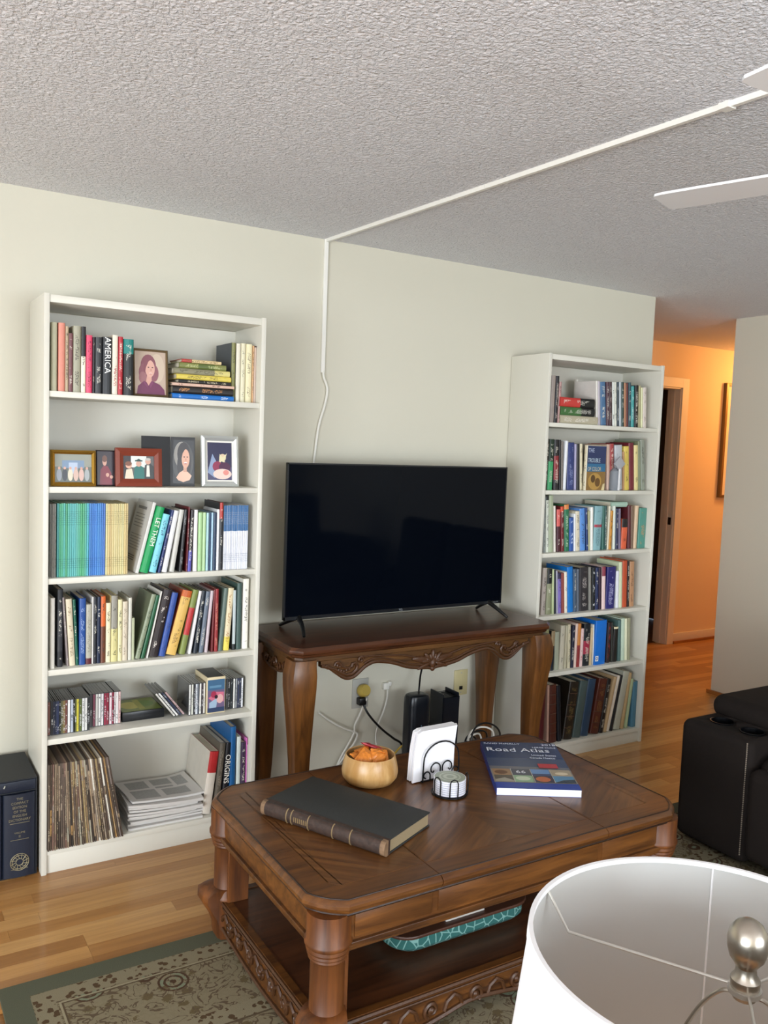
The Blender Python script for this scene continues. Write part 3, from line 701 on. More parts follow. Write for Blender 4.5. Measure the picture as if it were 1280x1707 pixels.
def settle(bx, lo, hi):
    # nudge neighbouring books on a shelf until they no longer run into each other or the bookcase sides
    for it in range(120):
        moved = False
        for k in range(len(bx)):
            b = bx[k]; c = corners(b); l = min(p[0] for p in c); r = max(p[0] for p in c)
            if l < lo-1e-5:
                moved = True
                if b[2] < 0 and it < 60: b[2] *= .8
                else: b[0] += lo-l; b[1] = max(b[1], b[0]+.004); b[3] = max(.004, min(b[3], (b[1]-b[0])*math.cos(b[2])))
            if r > hi+1e-5:
                moved = True
                if b[2] > 0 and it < 60: b[2] *= .8
                else: b[1] -= r-hi; b[0] = min(b[0], b[1]-.004); b[3] = max(.004, min(b[3], (b[1]-b[0])*math.cos(b[2])))
            for q in range(k+1, min(k+3, len(bx))):
                e = bx[q]; ax = [(math.cos(w[2]), -math.sin(w[2])) for w in (b, e)] + [(math.sin(w[2]), math.cos(w[2])) for w in (b, e)]
                d = depth_of(corners(b), corners(e), ax)
                if d > .0002:
                    moved = True; m_ = (b[2]+e[2])/2
                    if abs(b[2]-e[2]) > .015: b[2] += .25*(m_-b[2]); e[2] += .25*(m_-e[2])
                    tot = b[3]+e[3]; sb, se = d*.5*b[3]/tot, d*.5*e[3]/tot
                    b[3] = max(.004, b[3]-sb); b[1] -= sb; e[3] = max(.004, e[3]-se); e[0] += se
        if not moved: break
    for b in bx:
        if abs(b[2]) < .02: b[2] = 0.
def shelf_books(block, ox, oy, sc, Y, Z, back, case, shelf, depth=None, group=None):
    rows = parse(block); names = [r[2] for r in rows]
    where = '%s shelf, %s' % (ORD[shelf], case); group = group or 'books on the ' + where
    spans = []
    for nums, col, desc, o in rows:
        yy = Y + float(o.get('y', 0))
        xa = x_on(ox+nums[0]*sc, yy, Z); xb = x_on(ox+nums[1]*sc, yy, Z); pt = at_y(ox+nums[2]*sc, oy+nums[3]*sc, yy)
        spans.append([xa, xb, pt.x, pt.z, yy])
    bx = []
    for (nums, col, desc, o), (xa, xb, xt, zt, yy) in zip(rows, spans):
        lean = math.atan2(xt-xa, zt-Z)
        if abs(lean) < .05: lean = 0.
        bx.append([xa, xb, lean, max(.004, (xb-xa)*math.cos(lean)-.0003), max(.09, (zt-Z)/math.cos(lean))])
    settle(bx, *((LBX+.0185, LBX+.7815) if case == LBL else (RBX+.0185, RBX+.7815)))
    for i, ((nums, col, desc, o), (xa, xb, xt, zt, yy)) in enumerate(zip(rows, spans)):
        xa, xb, lean, t, h = bx[i]
        avail = back-yy-.002
        d = min(avail, float(o.get('d', depth or max(.11, h*.68))))
        same = [k for k in range(len(names)) if names[k] == desc]
        lab = desc if 'book' in desc or 'binder' in desc or 'volume' in desc or 'journal' in desc else desc+' book'
        if len(same) > 1:
            nb = names[i-1] if i > 0 else names[i+1]
            lab += ' beside the ' + nb
        lab = lab + ', ' + where
        USED[lab] = USED.get(lab, 0)+1
        st = int(o.get('s', 1)); bd = (2, 2)
        if 'band' in o: bd = tuple(float(x) for x in o['band'].split(','))
        ttl = None
        if 'title' in o: p_ = o['title'].split(','); ttl = (p_[0].replace('_', ' '), float(p_[1]), '#'+p_[2], float(p_[3]))
        b = make_book('book', t, h, d, col, lab, 'book', group, '#'+o['c2'] if 'c2' in o else None, bd, '#'+o['ink'] if 'ink' in o else None,
                      0 if ttl else st, o.get('p', '0') == '0', True, int(o.get('ribs', 0)), ttl, '#'+o['side'] if 'side' in o else None)
        # rotate about the lower corner it rests on
        if lean > 0: piv = Vector((xb, yy, Z+.0003)); off = Vector((-t, 0, 0))
        else: piv = Vector((xa, yy, Z+.0003)); off = Vector((0, 0, 0))
        b.matrix_world = Matrix.Translation(piv) @ Matrix.Rotation(lean, 4, 'Y') @ Matrix.Translation(off)
# columns: left and right pixel at the foot, left pixel and top pixel at the head (crop units), colour, words | options
LB_BACK, RB_BACK = -.009, .038
shelf_books('''
46 130 41 55 #b9b79a pale sage green | s=0
146 244 136 62 #d98a76 coral pink | s=0
246 291 240 115 #b7a283 tan lettered
293 353 291 215 #74474a dull maroon
356 466 330 105 #a5a28c grey olive
471 537 452 118 #f0ead0 black and cream | c2=1d1a1c band=.55,2 ink=1d1a1c
541 631 530 240 #e0466a hot pink | ink=7a1030
634 664 634 272 #2a2326 thin black speckled | ink=c9b9a0
668 770 650 268 #2b2d30 charcoal black
775 906 750 264 #26292c black | title=AMERICA,.030,e8e8e4,.68
912 994 891 238 #e7dcc8 cream red-lettered | ink=a8383a
998 1064 976 262 #b32430 bright red | ink=e8d8c8
1070 1216 1062 295 #1d1f20 black and teal | c2=0f7d76 band=.74,2
''', 80, 530, .1171875, -.262, LSH[0], LB_BACK, LBL, 0)
shelf_books('''
973 1010 968 60 #7f7f4a slate book with olive spine | ink=33351f d=.17 side=3a4148
1016 1058 1020 68 #dcd6c2 off-white soft | s=0
1060 1104 1066 66 #d9d3b4 cream grey-lettered | ink=8d8a70
1106 1164 1112 74 #e2d8b0 buff tall | ink=5a4f3a
1165 1180 1160 90 #c99f72 thin tan
1182 1226 1178 92 #cbb3a2 rose book with dark edges | c2=4a2d22 band=.975,2 s=0
''', 210, 560, .1796875, -.235, LSH[0], LB_BACK, LBL, 0, group='books at the end of the top shelf')
shelf_books('''
132 214 303 128 #149b56 green | title=LET_THEM,.024,f2f2e8,.62
221 302 366 198 #7fcfe0 light cyan | ink=2c5d78
305 336 437 152 #26346b navy paperback
343 406 470 160 #e6e6e6 white thick | s=0
412 490 519 150 #c9c8c0 pale grey | s=0
491 570 545 146 #1d1d1f black thick | ink=8f8f90
572 594 610 118 #6b2328 thin maroon
596 640 640 150 #241d22 black and violet | c2=5a56b0 band=-1,.34
641 692 681 146 #efe9ea white pink-tinted | s=0
695 736 733 172 #a9cf95 light green | s=0
739 770 775 172 #b5d6a3 mint green | s=0
774 798 806 174 #a9d0d6 thin pale blue | s=0
800 818 832 174 #1b3a5c narrow navy | s=0
820 840 852 172 #a8cbe0 powder blue | s=0
842 873 876 172 #17304f dark navy | s=0
875 899 904 142 #eef0f2 thin white | s=0
901 934 926 76 #22252a red-topped black | c2=b4352c band=.76,2
''', 210, 825, .171875, -.262, LSH[2], LB_BACK, LBL, 2)
shelf_books('''
31 90 14 224 #e9e6dc plain white | s=0 y=-.012
122 236 78 108 #23262b black book with white label | c2=3a3b40 band=.2,.75
240 280 160 215 #8f8482 mauve grey
285 371 236 236 #dcd0b4 cream | ink=8a7050
374 412 331 240 #0f5a45 deep green
414 504 376 228 #1c4a93 royal blue | ink=9fb6dd
506 582 474 308 #b3b0a0 stone grey | c2=5a1a24 band=-1,.10 ink=7c7a6c
585 602 556 204 #e8e6e0 thin white | s=0
605 652 590 205 #191c24 black white-lettered
653 699 648 205 #10223f dark navy
701 766 690 200 #d9672a orange | c2=6b3a22 band=-1,.55
770 836 770 286 #ece3bf pale cream | ink=6b6650
839 926 832 190 #d8cf92 straw yellow | c2=9a968a band=.5,2 ink=1d1d1d
930 988 932 240 #e3dcae lemon cream | ink=2d2a22
990 1062 1004 266 #d8cbb4 rosy cream | ink=8d7d68
1068 1114 1084 216 #d5d3c6 chalk white | s=0
1117 1152 1117 485 #b8bd9c short pale green | s=0
''', 80, 970, .125, -.245, LSH[3], LB_BACK, LBL, 3)
shelf_books('''
58 112 232 228 #8b957a olive green leaning | ink=55604a side=6a7258
115 168 282 236 #175a36 forest green | s=0
170 192 312 190 #dedbd2 thin grey-white | s=0
194 296 352 186 #2a2021 black bold-lettered | ink=efe6dc
298 367 436 212 #2f4f9a blue | ink=22356e
371 492 558 200 #e0b763 orange-yellow | c2=c8642f band=.9,2 ink=5c3a1c side=a4492c
496 588 650 184 #7d8a45 olive and red | c2=b93232 band=.3,.72 s=0
590 636 700 190 #e9e6e6 narrow white | s=0
640 702 722 188 #15202c blue-black
704 762 788 194 #66717f slate
764 816 836 186 #c9b9bd pale mauve | s=0
818 858 846 172 #6e2426 dark maroon | s=0
860 903 896 166 #94282a brick red | ink=c88a70
906 952 972 160 #5d6f66 grey green | s=0
955 1034 1020 160 #e2d3ae cream book with yellow foot | c2=e6d35a band=-1,.22 ink=a8763c
1040 1082 1075 178 #23292a black and silver | c2=b9c4c4 band=.1,2 s=0
1086 1138 1106 108 #3d5650 dark green tall | s=0
1150 1208 1166 64 #ece9dd white book with bold black lettering | ink=1c1a18
''', 215, 955, .1640625, -.245, LSH[3], LB_BACK, LBL, 3, group='leaning books on the fourth shelf')
shelf_books('''
778 870 868 322 #d9d0c2 thick white red-topped | c2=b02a2c band=.66,2 ink=1d1d1d s=0 d=.235 side=c9c2b4
872 940 934 242 #5a5348 grey-brown | ink=9a9080 d=.235
942 1008 1000 238 #17161a black | title=ORIGINS,.030,eeeae0,.62 d=.235
1010 1078 1052 92 #12578f tall blue binder | s=0 d=.235
1080 1118 1124 178 #cfd8d2 thin pale | s=0
1120 1162 1156 228 #3a2a44 dark purple
1164 1198 1200 186 #cf6fb6 bright pink | s=0
1212 1246 1234 240 #b9b9b3 light grey | s=0
''', 190, 1195, .1875, -.25, LSH[5], LB_BACK, LBL, 5)
# ------- hallway bookcase
shelf_books('''
62 78 92 112 #5a3f36 thin brown | s=0
80 132 98 108 #a59890 grey mauve | s=0
135 174 160 118 #1d1b1f black patterned | ink=d0c4b8
176 204 190 186 #b78f8a dusty pink
''', 905, 610, .140625, -.205, RSH[0], RB_BACK, RBL, 0, group='books at the start of the top shelf')
shelf_books('''
634 656 634 176 #dedad2 white | s=0
658 686 655 180 #b9b0b8 lilac grey | s=0
690 756 680 190 #4a6f93 steel blue
758 790 758 190 #52363f plum
792 826 790 190 #3d2026 dark maroon | ink=b9a9a0
829 851 826 192 #dfe2da narrow white
853 880 850 192 #d2d3c6 chalk
882 906 880 192 #24343d dark slate
908 934 908 192 #b4bcc0 silver grey | s=0
936 964 936 192 #1f3d38 bottle green
966 990 966 200 #b07a58 tan orange | s=0
992 1014 992 204 #5d2320 oxblood | s=0
1016 1046 1020 196 #23454f dark teal
1048 1084 1054 240 #3f9a98 bright teal | ink=d8ece8
1090 1130 1100 230 #15110f black
1134 1160 1144 236 #a8a27a khaki | s=0
1162 1184 1164 258 #dcdcae pale yellow | s=0
1186 1230 1190 256 #d6cabf pinkish white | ink=9a8480
''', 905, 610, .140625, -.205, RSH[0], RB_BACK, RBL, 0)
shelf_books('''
22 50 50 46 #3a3430 thin dark brown
54 116 72 48 #16301f dark green book with bright green foot | c2=3fa56a band=-1,.56
130 192 136 58 #201d20 black book with red block | c2=8c2c30 band=.2,.68
194 216 196 60 #17161a narrow black | s=0
218 240 222 80 #7c746c taupe | s=0
242 280 252 68 #e4e6ea white | s=0
283 372 288 92 #2e3a72 indigo | ink=9aa4cc
374 398 380 110 #a9a3c0 pale lilac | s=0
401 440 402 108 #17181c plain black | s=0
443 474 444 108 #d9cfae cream
760 798 762 114 #cfae9c peach | s=0
800 848 798 108 #a33c3c rose red
858 946 858 124 #b9bcc0 pale silver
948 968 950 200 #b98a5c narrow tan | s=0
970 1027 968 138 #d9c05a mustard yellow | ink=4a3f1c
1030 1086 1024 98 #6f1f2a burgundy | s=0
1089 1134 1088 124 #e0d090 straw
1137 1164 1132 76 #7c8468 moss | s=0
1166 1216 1160 56 #8d9384 grey green tall
''', 905, 725, .140625, -.195, RSH[1], RB_BACK, RBL, 1)
shelf_books('''
42 70 48 64 #8e9490 grey
72 104 76 46 #dfe4d6 white-green book with black head | c2=18181a band=.92,2 ink=3a3a3a
106 156 112 40 #a9b396 pale olive | s=0
164 186 162 164 #e3ddd2 thin white | s=0
198 244 204 204 #4a1f28 maroon book with coral head | c2=d8625c band=.6,2
246 284 238 172 #6e1c22 dark red | c2=cf4a2c band=.88,2
288 340 288 150 #24704c green book with orange head | c2=e08a4a band=.9,2 ink=d8e8c8
344 392 346 300 #2b55a0 cobalt blue | ink=c8d8f0
394 414 396 254 #eceef0 narrow white | s=0
417 466 416 226 #d8cfb8 cream
469 534 468 194 #5b8fd4 sky blue
536 562 520 188 #223a70 navy
563 582 560 222 #b6b48c khaki | s=0
584 616 590 178 #f0efe8 bright white | s=0
618 712 632 164 #86aeb4 pale teal book with red band | c2=b23a4c band=.52,.58 ink=4a6a70
714 744 724 164 #3c6a60 deep green | s=0
746 772 750 164 #2e524e dark spruce
774 792 792 164 #e2dcc4 thin cream | s=0
794 834 806 218 #c98a2c ochre | ink=3a2a12
838 872 840 164 #d9e0d4 mint white | s=0
876 906 886 196 #2c3050 midnight blue
908 936 908 196 #746a80 mauve | s=0
938 1004 952 314 #d8603c orange zigzag | c2=1d1518 band=.72,2 ink=1d1518
1014 1052 1018 160 #5a2228 wine red | s=0
1054 1078 1056 168 #7d6450 brown | s=0
1080 1118 1094 160 #d9bd9c tan cream | s=0
1130 1228 1148 190 #4f8f80 teal floral | ink=c88a50
''', 900, 820, .14453125, -.195, RSH[2], RB_BACK, RBL, 2)
shelf_books('''
52 104 62 164 #b0a59c beige
112 182 124 178 #8d9072 black-headed olive | c2=15171a band=.68,2
184 208 182 178 #c3cfa0 pale green | s=0
210 236 210 190 #2a3034 charcoal | s=0
240 260 236 196 #a9a6b8 lilac | s=0
262 302 262 230 #7d6cb4 purple book with dark head | c2=2c2348 band=.86,2
304 338 302 226 #8a4038 brick | s=0
341 376 338 212 #eee4d2 cream | ink=2d3a50
380 448 376 152 #0f74c4 bright blue | s=0
450 488 450 176 #46586c slate blue
490 520 490 176 #5a6472 blue grey | s=0
526 632 530 162 #2e2a2e black-grey mottled | ink=b0a8a4
636 668 634 152 #83817a grey | s=0
674 714 680 158 #16181b black | ink=f0f0f0
716 754 722 158 #1f2a52 navy
756 790 758 158 #2e1a2c dark plum | s=0
794 836 804 148 #e8ccc8 pale pink | c2=8a3a4a band=.78,2 s=0
840 946 856 150 #27256a deep blue | ink=b9b8dc
966 1002 972 200 #e4e6ea white | s=0
1004 1042 1010 92 #cfd8b4 tall mint | s=0
1044 1100 1054 74 #bd4f2c rust orange | s=0
1102 1126 1108 80 #22130f dark brown
1130 1186 1140 84 #b88a64 mottled tan | ink=5a3a2c
''', 895, 925, .13671875, -.195, RSH[3], RB_BACK, RBL, 3)
shelf_books('''
100 150 96 168 #8f9068 olive | s=0
152 198 166 224 #16202c navy book with tan head | c2=a08a68 band=.62,2 s=0
200 254 206 238 #a9ad98 grey-green | s=0
258 310 290 160 #c9c2ae cream
312 346 322 160 #bdb69c putty | s=0
348 388 352 150 #cfc6a8 pale straw | ink=3a3430
390 424 402 164 #1c1d34 midnight
426 454 440 140 #e3c8ba pale pink | s=0
456 492 470 140 #8d2c2c brick and amber | c2=c8803c band=.5,2 s=0
494 526 508 198 #e3c4c0 rose white | ink=b84a50
530 602 550 146 #1a1d22 black and crimson | c2=a02c44 band=.28,.6
606 636 616 186 #d0b890 thin sand | s=0
638 656 642 150 #ece6da slim white | s=0
800 850 812 128 #2a1a1e black red-lettered | ink=b84038
852 872 858 128 #33342e charcoal | s=0
874 930 900 178 #1b1713 black book with cream border | c2=e8dcb4 band=.95,2 s=0
932 970 934 100 #4f6a66 slate green | s=0
974 1014 980 80 #c0d2bc pale mint | s=0
1016 1044 1020 80 #e0e0c0 light cream | s=0
1046 1078 1054 72 #9a987c khaki | s=0
''', 895, 1020, .14453125, -.195, RSH[4], RB_BACK, RBL, 4)
shelf_books('''
10 104 80 848 #4a1216 dark red large | s=0
106 140 108 852 #b08a78 faded pink | s=0
142 238 134 858 #4d2318 ribbed brown leather | s=0 ribs=5
240 290 222 860 #10151e black large | s=0
''', 895, 1020, .14453125, -.205, RSH[5], RB_BACK, RBL, 5, depth=.225)
shelf_books('''
296 404 388 826 #231c14 black leather gilt | ink=7d6a3c ribs=4
412 500 512 812 #4a5a58 grey teal tall | s=0
502 592 602 792 #2c445e worn blue | s=0
612 716 728 790 #55261a brown leather banded | ink=8d6a3c ribs=4
718 762 816 784 #1d1512 near-black
768 802 896 760 #c3a57c tan thin | s=0
804 836 942 744 #ded2c0 ivory | s=0
838 872 966 740 #1a191c slim black | s=0
884 960 1008 700 #b5b4a2 stone | s=0
962 1004 1070 712 #b89c70 sand | s=0
1008 1048 1118 784 #a9b890 pale green | s=0
1080 1152 1146 806 #4a7a90 sea blue | s=0
''', 895, 1020, .14453125, -.205, RSH[5], RB_BACK, RBL, 5, depth=.225)
# blue ring binder on the fifth shelf
xa = x_on(895+660*.14453, -.205, RSH[4]); xb = x_on(895+788*.14453, -.205, RSH[4]); hb = at_y(895+690*.14453, 1020+106*.14453, -.205).z-RSH[4]
bb = make_book('ring_binder', xb-xa, hb, .235, '#0f6cc8', 'wide bright blue ring binder with white spine label, fifth shelf, bookcase beside hallway opening', 'binder')
bb.location = (xa, -.205, RSH[4]+.0003)
bl = flat_print('spine_label', bb, .022, .028, [('e', .5, .5, .32, .32, '#2a4a80'), ('e', .5, .5, .16, .16, '#e8ecf0')], (.004, -.0006, .02), back='#e8ecf0')
# ------- runs of journals
def journals(x0, x1, n, ytop, cols, label, group, ox, oy, sc, Y, Z, band=None, c2=None, ink='#3a4a4a', style=2, xt0=None):
    a = x_on(ox+x0*sc, Y, Z); b = x_on(ox+x1*sc, Y, Z); zt = at_y(ox+(x0 if xt0 is None else xt0)*sc, oy+ytop*sc, Y).z
    w = (b-a)/n
    for i in range(n):
        j = make_book('journal', w-.0005, zt-Z-random.uniform(0, .002), .165, cols[i % len(cols)], label, 'journal', group, c2, band or (2, 2), ink, style, False)
        j.location = (a+i*w, Y+random.uniform(-.002, .002), Z+.0003)
w3 = 'third shelf, bookcase beside navy slipcase'
JS = (80, 830, .1171875, -.25, LSH[2])
journals(22, 112, 5, 85, ['#7d7b72', '#6d6c66', '#8b897f', '#77756e', '#9a988e'], 'thin grey journal in the grey run, '+w3, 'grey journals', *JS, style=1, ink='#5a5852')
journals(124, 576, 15, 78, ['#3f8f8c', '#4aa27a', '#52a886', '#58b0a4', '#4f9f74', '#5fb3a2', '#5cb0ac', '#62b6b4', '#60b2ae', '#66b8a8', '#5aae92', '#52a878', '#56aa80', '#5cb09a', '#58b0c0'], 'teal green journal in the teal run, '+w3, 'teal journals', *JS, ink='#2d6f68')
journals(580, 812, 8, 76, ['#4a86c8', '#4480c8', '#3f7cc6', '#4a88d0', '#4c8ccc', '#4886cc', '#4a80c8', '#5078c0'], 'mid blue journal in the blue run, '+w3, 'blue journals', *JS, ink='#2a5aa8')
journals(816, 1134, 11, 80, ['#d6cf9c', '#d8c288', '#d6c08a', '#d3c48e', '#d8cb96', '#d4c68e', '#d8cc98', '#d6ca92'], 'pale yellow journal in the yellow run, '+w3, 'yellow journals', *JS, ink='#8d8456')
journals(938, 1176, 14, 100, ['#e6e8ee', '#dfe2ea', '#e9eaf0'], 'white journal with blue upper half, '+w3, 'white and blue journals', 210, 825, .171875, -.255, LSH[2], band=(.60, 2), c2='#3a6a9c', ink='#9aa4b4', xt0=975)
# big white book leaning, its printed back cover showing
xa = x_on(210+92*.171875, -.25, LSH[2]); zt = at_y(210+280*.171875, 825+105*.171875, -.25)
bk = make_book('book', .012, .265, .195, '#d5d3cd', 'white paperback leaning, its printed back cover showing, '+w3, 'book', None, style=0, hard=False)
bk.matrix_world = Matrix.Translation((xa+.011, -.25, LSH[2]+.0003)) @ Matrix.Rotation(.235, 4, 'Y') @ Matrix.Translation((-.012, 0, 0))
rows = [('r', .12, .80-.045*k, .80-.1*random.random(), .812-.045*k, '#8a8882') for k in range(5)] + [('r', .12, .50-.04*k, .85, .512-.04*k, '#a09e98') for k in range(6)] + [('r', .1, .2-.03*k, .7, .212-.03*k, '#6a6862') for k in range(3)] + [('r', .2, .88, .75, .92, '#77756f')]
flat_print('back_cover_print', bk, .19, .262, rows, (-.0006, .193, .001), (0, 0, -PI/2), back='#d5d3cd')
# ------- horizontal stacks
def lying(name, x0, x1, y0, z, t, d, col, label, group, c2=None, band=(2, 2), ink=None, rot=0., cat='book', style=1, title=None):
    # a book lying flat, spine towards the room (length along x)
    L_ = x1-x0
    b = make_book(name, t, L_, d, col, label, cat, group, c2, band, ink, 0 if title else style, True, True, 0, title)
    b.matrix_world = Matrix.Translation(((x0+x1)/2, y0, z+.0003)) @ Matrix.Rotation(rot, 4, 'Z') @ Matrix.Translation((-L_/2, 0, 0)) @ Matrix(((0, 0, 1, 0), (0, 1, 0, 0), (-1, 0, 0, t), (0, 0, 0, 1)))
    return b
tw1 = 'top shelf, bookcase beside navy slipcase'; S1 = .1796875
z = LSH[0]
for x0, x1, t, col, nm, c2, bd, ink, ttl in (
    (430, 1000, .020, '#1a6fc0', 'bright blue', None, (2, 2), '#dce8f4', None), (435, 995, .027, '#1c1715', 'black orange-lettered', None, (2, 2), '#c98a50', None),
    (430, 1005, .011, '#d9b5a2', 'pale peach', None, (2, 2), '#7a5a4c', None), (490, 975, .013, '#1d1b18', 'thin black', None, (2, 2), '#d8cba8', None),
    (470, 975, .019, '#dcc85a', 'yellow', None, (2, 2), '#5a4f24', None), (445, 965, .021, '#8b876c', 'drab', '#d8cc80', (.72, 2), '#5a563c', None),
    (495, 930, .021, '#7d8248', 'moss green', '#5c6a34', (.4, .75), '#c8cc90', None), (520, 885, .012, '#dcc592', 'cream and red', '#b84a44', (-1, .25), '#7a5a30', None)):
    yy = -.245; a = x_on(210+x0*S1, yy, z); b = x_on(210+x1*S1, yy, z)
    lying('book', a, b, yy, z, t, .15, col, nm+' book lying in the horizontal stack, '+tw1, 'books lying stacked on the top shelf', c2, bd, ink); z += t+.0004
tw2 = 'top shelf, bookcase beside hallway opening'; S2 = .140625; z = RSH[0]
for x0, x1, t, col, nm, c2, bd in ((205, 648, .040, '#b5ac94', 'stone grey', None, (2, 2)), (212, 612, .041, '#3f6a38', 'green and black', '#17181a', (.60, 2)), (206, 612, .045, '#c23a34', 'red and black', '#17181a', (.58, 2))):
    yy = -.215; a = x_on(905+x0*S2, yy, z); b = x_on(905+x1*S2, yy, z)
    lying('book', a, b, yy, z, t, .15, col, nm+' book lying in the horizontal stack, '+tw2, 'books lying stacked on the hallway bookcase', c2, bd, '#e4e0d4'); z += t+.0004
# white book face-out behind that stack
fb = make_book('book', .022, .235, .165, '#dfdbd0', 'white book facing out behind the stacked books, '+tw2, 'book', style=0)
fb.matrix_world = Matrix.Translation((x_on(905+372*S2, -.055, RSH[0]), -.055, RSH[0]+.0003)) @ Matrix.Rotation(-PI/2, 4, 'Z') @ Matrix.Translation((-.022, 0, 0))
flat_print('cover_print', fb, .15, .22, [('r', .15, .5, .85, .62, '#b9a9a0'), ('r', .1, .8, .9, .82, '#bdb5aa')], (.0226, .155, .006), (0, 0, PI/2), back='#dfdbd0')
# pale green book lying across the upright books, third shelf
zz = at_y(900+960*.14453, 820+185*.14453, -.19).z
gx0, gx1 = x_on(900+815*.14453, -.18, zz), x_on(900+1000*.14453, -.18, zz)
lying('book', gx0, gx1, -.185, zz+.004, .026, .20, '#a8c4b2', 'pale green book lying flat across upright books, third shelf, bookcase beside hallway opening', None, None, (2, 2), '#6a8a7a', style=0)
# cover-out book on the second shelf
S3 = .140625; ya = -.222
xa = x_on(905+500*S3, ya, RSH[1]); xb = x_on(905+745*S3, ya, RSH[1]); zt = at_y(905+620*S3, 725+125*S3, ya).z-RSH[1]
wv = xb-xa
cb = make_book('book', .022, zt, wv, '#e0d6b8', 'book facing out with blue cover and golden picture, second shelf, bookcase beside hallway opening', 'book', style=1, ink='#6a5a3c')
cb.matrix_world = Matrix.Translation((xa, ya, RSH[1]+.0003)) @ Matrix.Rotation(-PI/2+.08, 4, 'Z') @ Matrix.Translation((-.022, 0, 0))
cvp = flat_print('cover_print', cb, wv*.97, zt*.985, [('r', 0, .60, 1, 1, '#27345e'), ('r', 0, .42, 1, .60, '#2f6a90'), ('r', 0, .0, 1, .42, '#8a6a38'), ('e', .45, .2, .36, .19, '#b58e48'), ('e', .35, .26, .12, .09, '#5a3f1e'), ('e', .6, .18, .14, .1, '#6a4a22'), ('p', [(.82, 0), (1, 0), (1, .16), (.9, .14)], '#d8c89a')],
                 (.0226, .003, .001), (0, 0, PI/2), back='#27345e')
for txt, zf, col, sz in (('THE', .88, '#b9c4dc', .030), ('TROUBLE', .66, '#c4d8e4', .030), ('OF COLOR', .47, '#cfc4a8', .028)):
    text_mesh('title', txt, sz, cm(col, .5), cvp, (wv*.03, -.0014, zt*zf), FRONT, 'LEFT', .0001, .72 if txt != 'THE' else .8)
# ------- compact discs
CDP = mat('cd_case_plastic', '#4a4a4a', .18, spec=.6, coat=.4)
def cd(x, y, z, col, label, group, lean=0., t=.0102, c2=None):
    r = thing('compact_disc', label, 'compact disc', group=group)
    boxo('case', (0, 0, 0), (t-.0004, .140, .1245), CDP, r, .0006, 1)
    s = MB(); s.box((.0012, -.0004, .003), (t-.0016, .0002, .1215)); sl = s.build('spine_label', SPM, r)
    cover_props(sl, col, c2 or col, .6, 2, '#2a2a2a' if sum(lin(col)) > .7 else '#cfcfcf', 1, t, .1245)
    r.matrix_world = Matrix.Translation((x, y, z+.0003)) @ Matrix.Rotation(lean, 4, 'Y')
    return r
w5 = 'fifth shelf, bookcase beside navy slipcase'; CDS = .1328125; Yc = -.235
cl = [(30,'#7a4a3c'),(70,'#22242a'),(95,'#262c44'),(117,'#252d48'),(145,'#2a3458'),(167,'#1f2226'),(192,'#5c5a3a'),(220,'#7d6a3c'),(246,'#6a3a30'),(280,'#e8e6e4'),(318,'#b4bcc8'),(345,'#2a2c2a'),(364,'#5a5c30'),(390,'#c8bc3c'),(426,'#55602c'),(460,'#dcdcd8'),(494,'#d8d8d4'),(526,'#1c1e20')]
for i, (x, c) in enumerate(cl): cd(x_on(75+x*CDS, Yc, LSH[4]), Yc, LSH[4], c, 'compact disc in the darker half-row, '+w5, 'compact discs, darker half of the row')
cl = [(558,'#4a4648'),(596,'#8a4a5c'),(630,'#d4d2cc'),(664,'#e4e2de'),(699,'#dcd8d8'),(735,'#8f1f3c'),(766,'#84182f'),(802,'#e6ccd2'),(836,'#94243f'),(852,'#e0d4d4'),(884,'#e4dedc'),(914,'#d8b4b0')]
for i, (x, c) in enumerate(cl): cd(x_on(75+x*CDS, Yc+.03, LSH[4]), Yc+.03, LSH[4], c, 'compact disc in the crimson half-row, '+w5, 'compact discs, crimson half of the row')
CS2 = .140625
for k, (xb_, col) in enumerate(((392, '#d8d4cc'), (428, '#e0e0dc'), (468, '#252c48'), (508, '#b89a98'))):
    cd(x_on(235+xb_*CS2, -.235, LSH[4]), -.235+.002*k, LSH[4]+.0064, col, 'compact disc leaning on upright discs, '+w5, 'leaning compact discs', -.66, t=.0088)
for x, col in ((562,'#e4e4de'),(592,'#d8d8cc'),(620,'#24262c'),(640,'#e0e4ea'),(658,'#6a7078'),(686,'#e6e4de'),(712,'#3a3034'),(732,'#e0dcd4')):
    cd(x_on(235+x*CS2, -.225, LSH[4]), -.225, LSH[4], col, 'upright compact disc before the boxed set, '+w5, 'upright compact discs before the boxed set', t=.0088)
for x, col in ((1002,'#4a4c50'),(1026,'#26282a'),(1056,'#1c2426'),(1086,'#e8e8e2'),(1112,'#8c9094'),(1136,'#2c3450'),(1160,'#1f2740'),(1182,'#e4e6ea')):
    cd(x_on(235+x*CS2, -.215, LSH[4]), -.215, LSH[4], col, 'upright compact disc after the boxed set, '+w5, 'upright compact discs after the boxed set', t=.0086)
xa = x_on(235+778*CS2, -.235, LSH[4]); xb = x_on(235+992*CS2, -.235, LSH[4]); zt = at_y(235+810*CS2, 1105+178*CS2, -.235).z-LSH[4]
bs = thing('disc_box_set', 'small boxed disc set with blue and pink cover, '+w5, 'box set', (xa, -.235, LSH[4]+.0003))
bwid = xb-xa
boxo('box', (0, 0, 0), (bwid, .14, zt), mat('box_card_cream', '#d8c8a2', .6), bs, .001)
boxo('lid_insert', (.003, .004, zt), (bwid-.003, .136, zt+.001), cm('#1c2026', .4), bs)
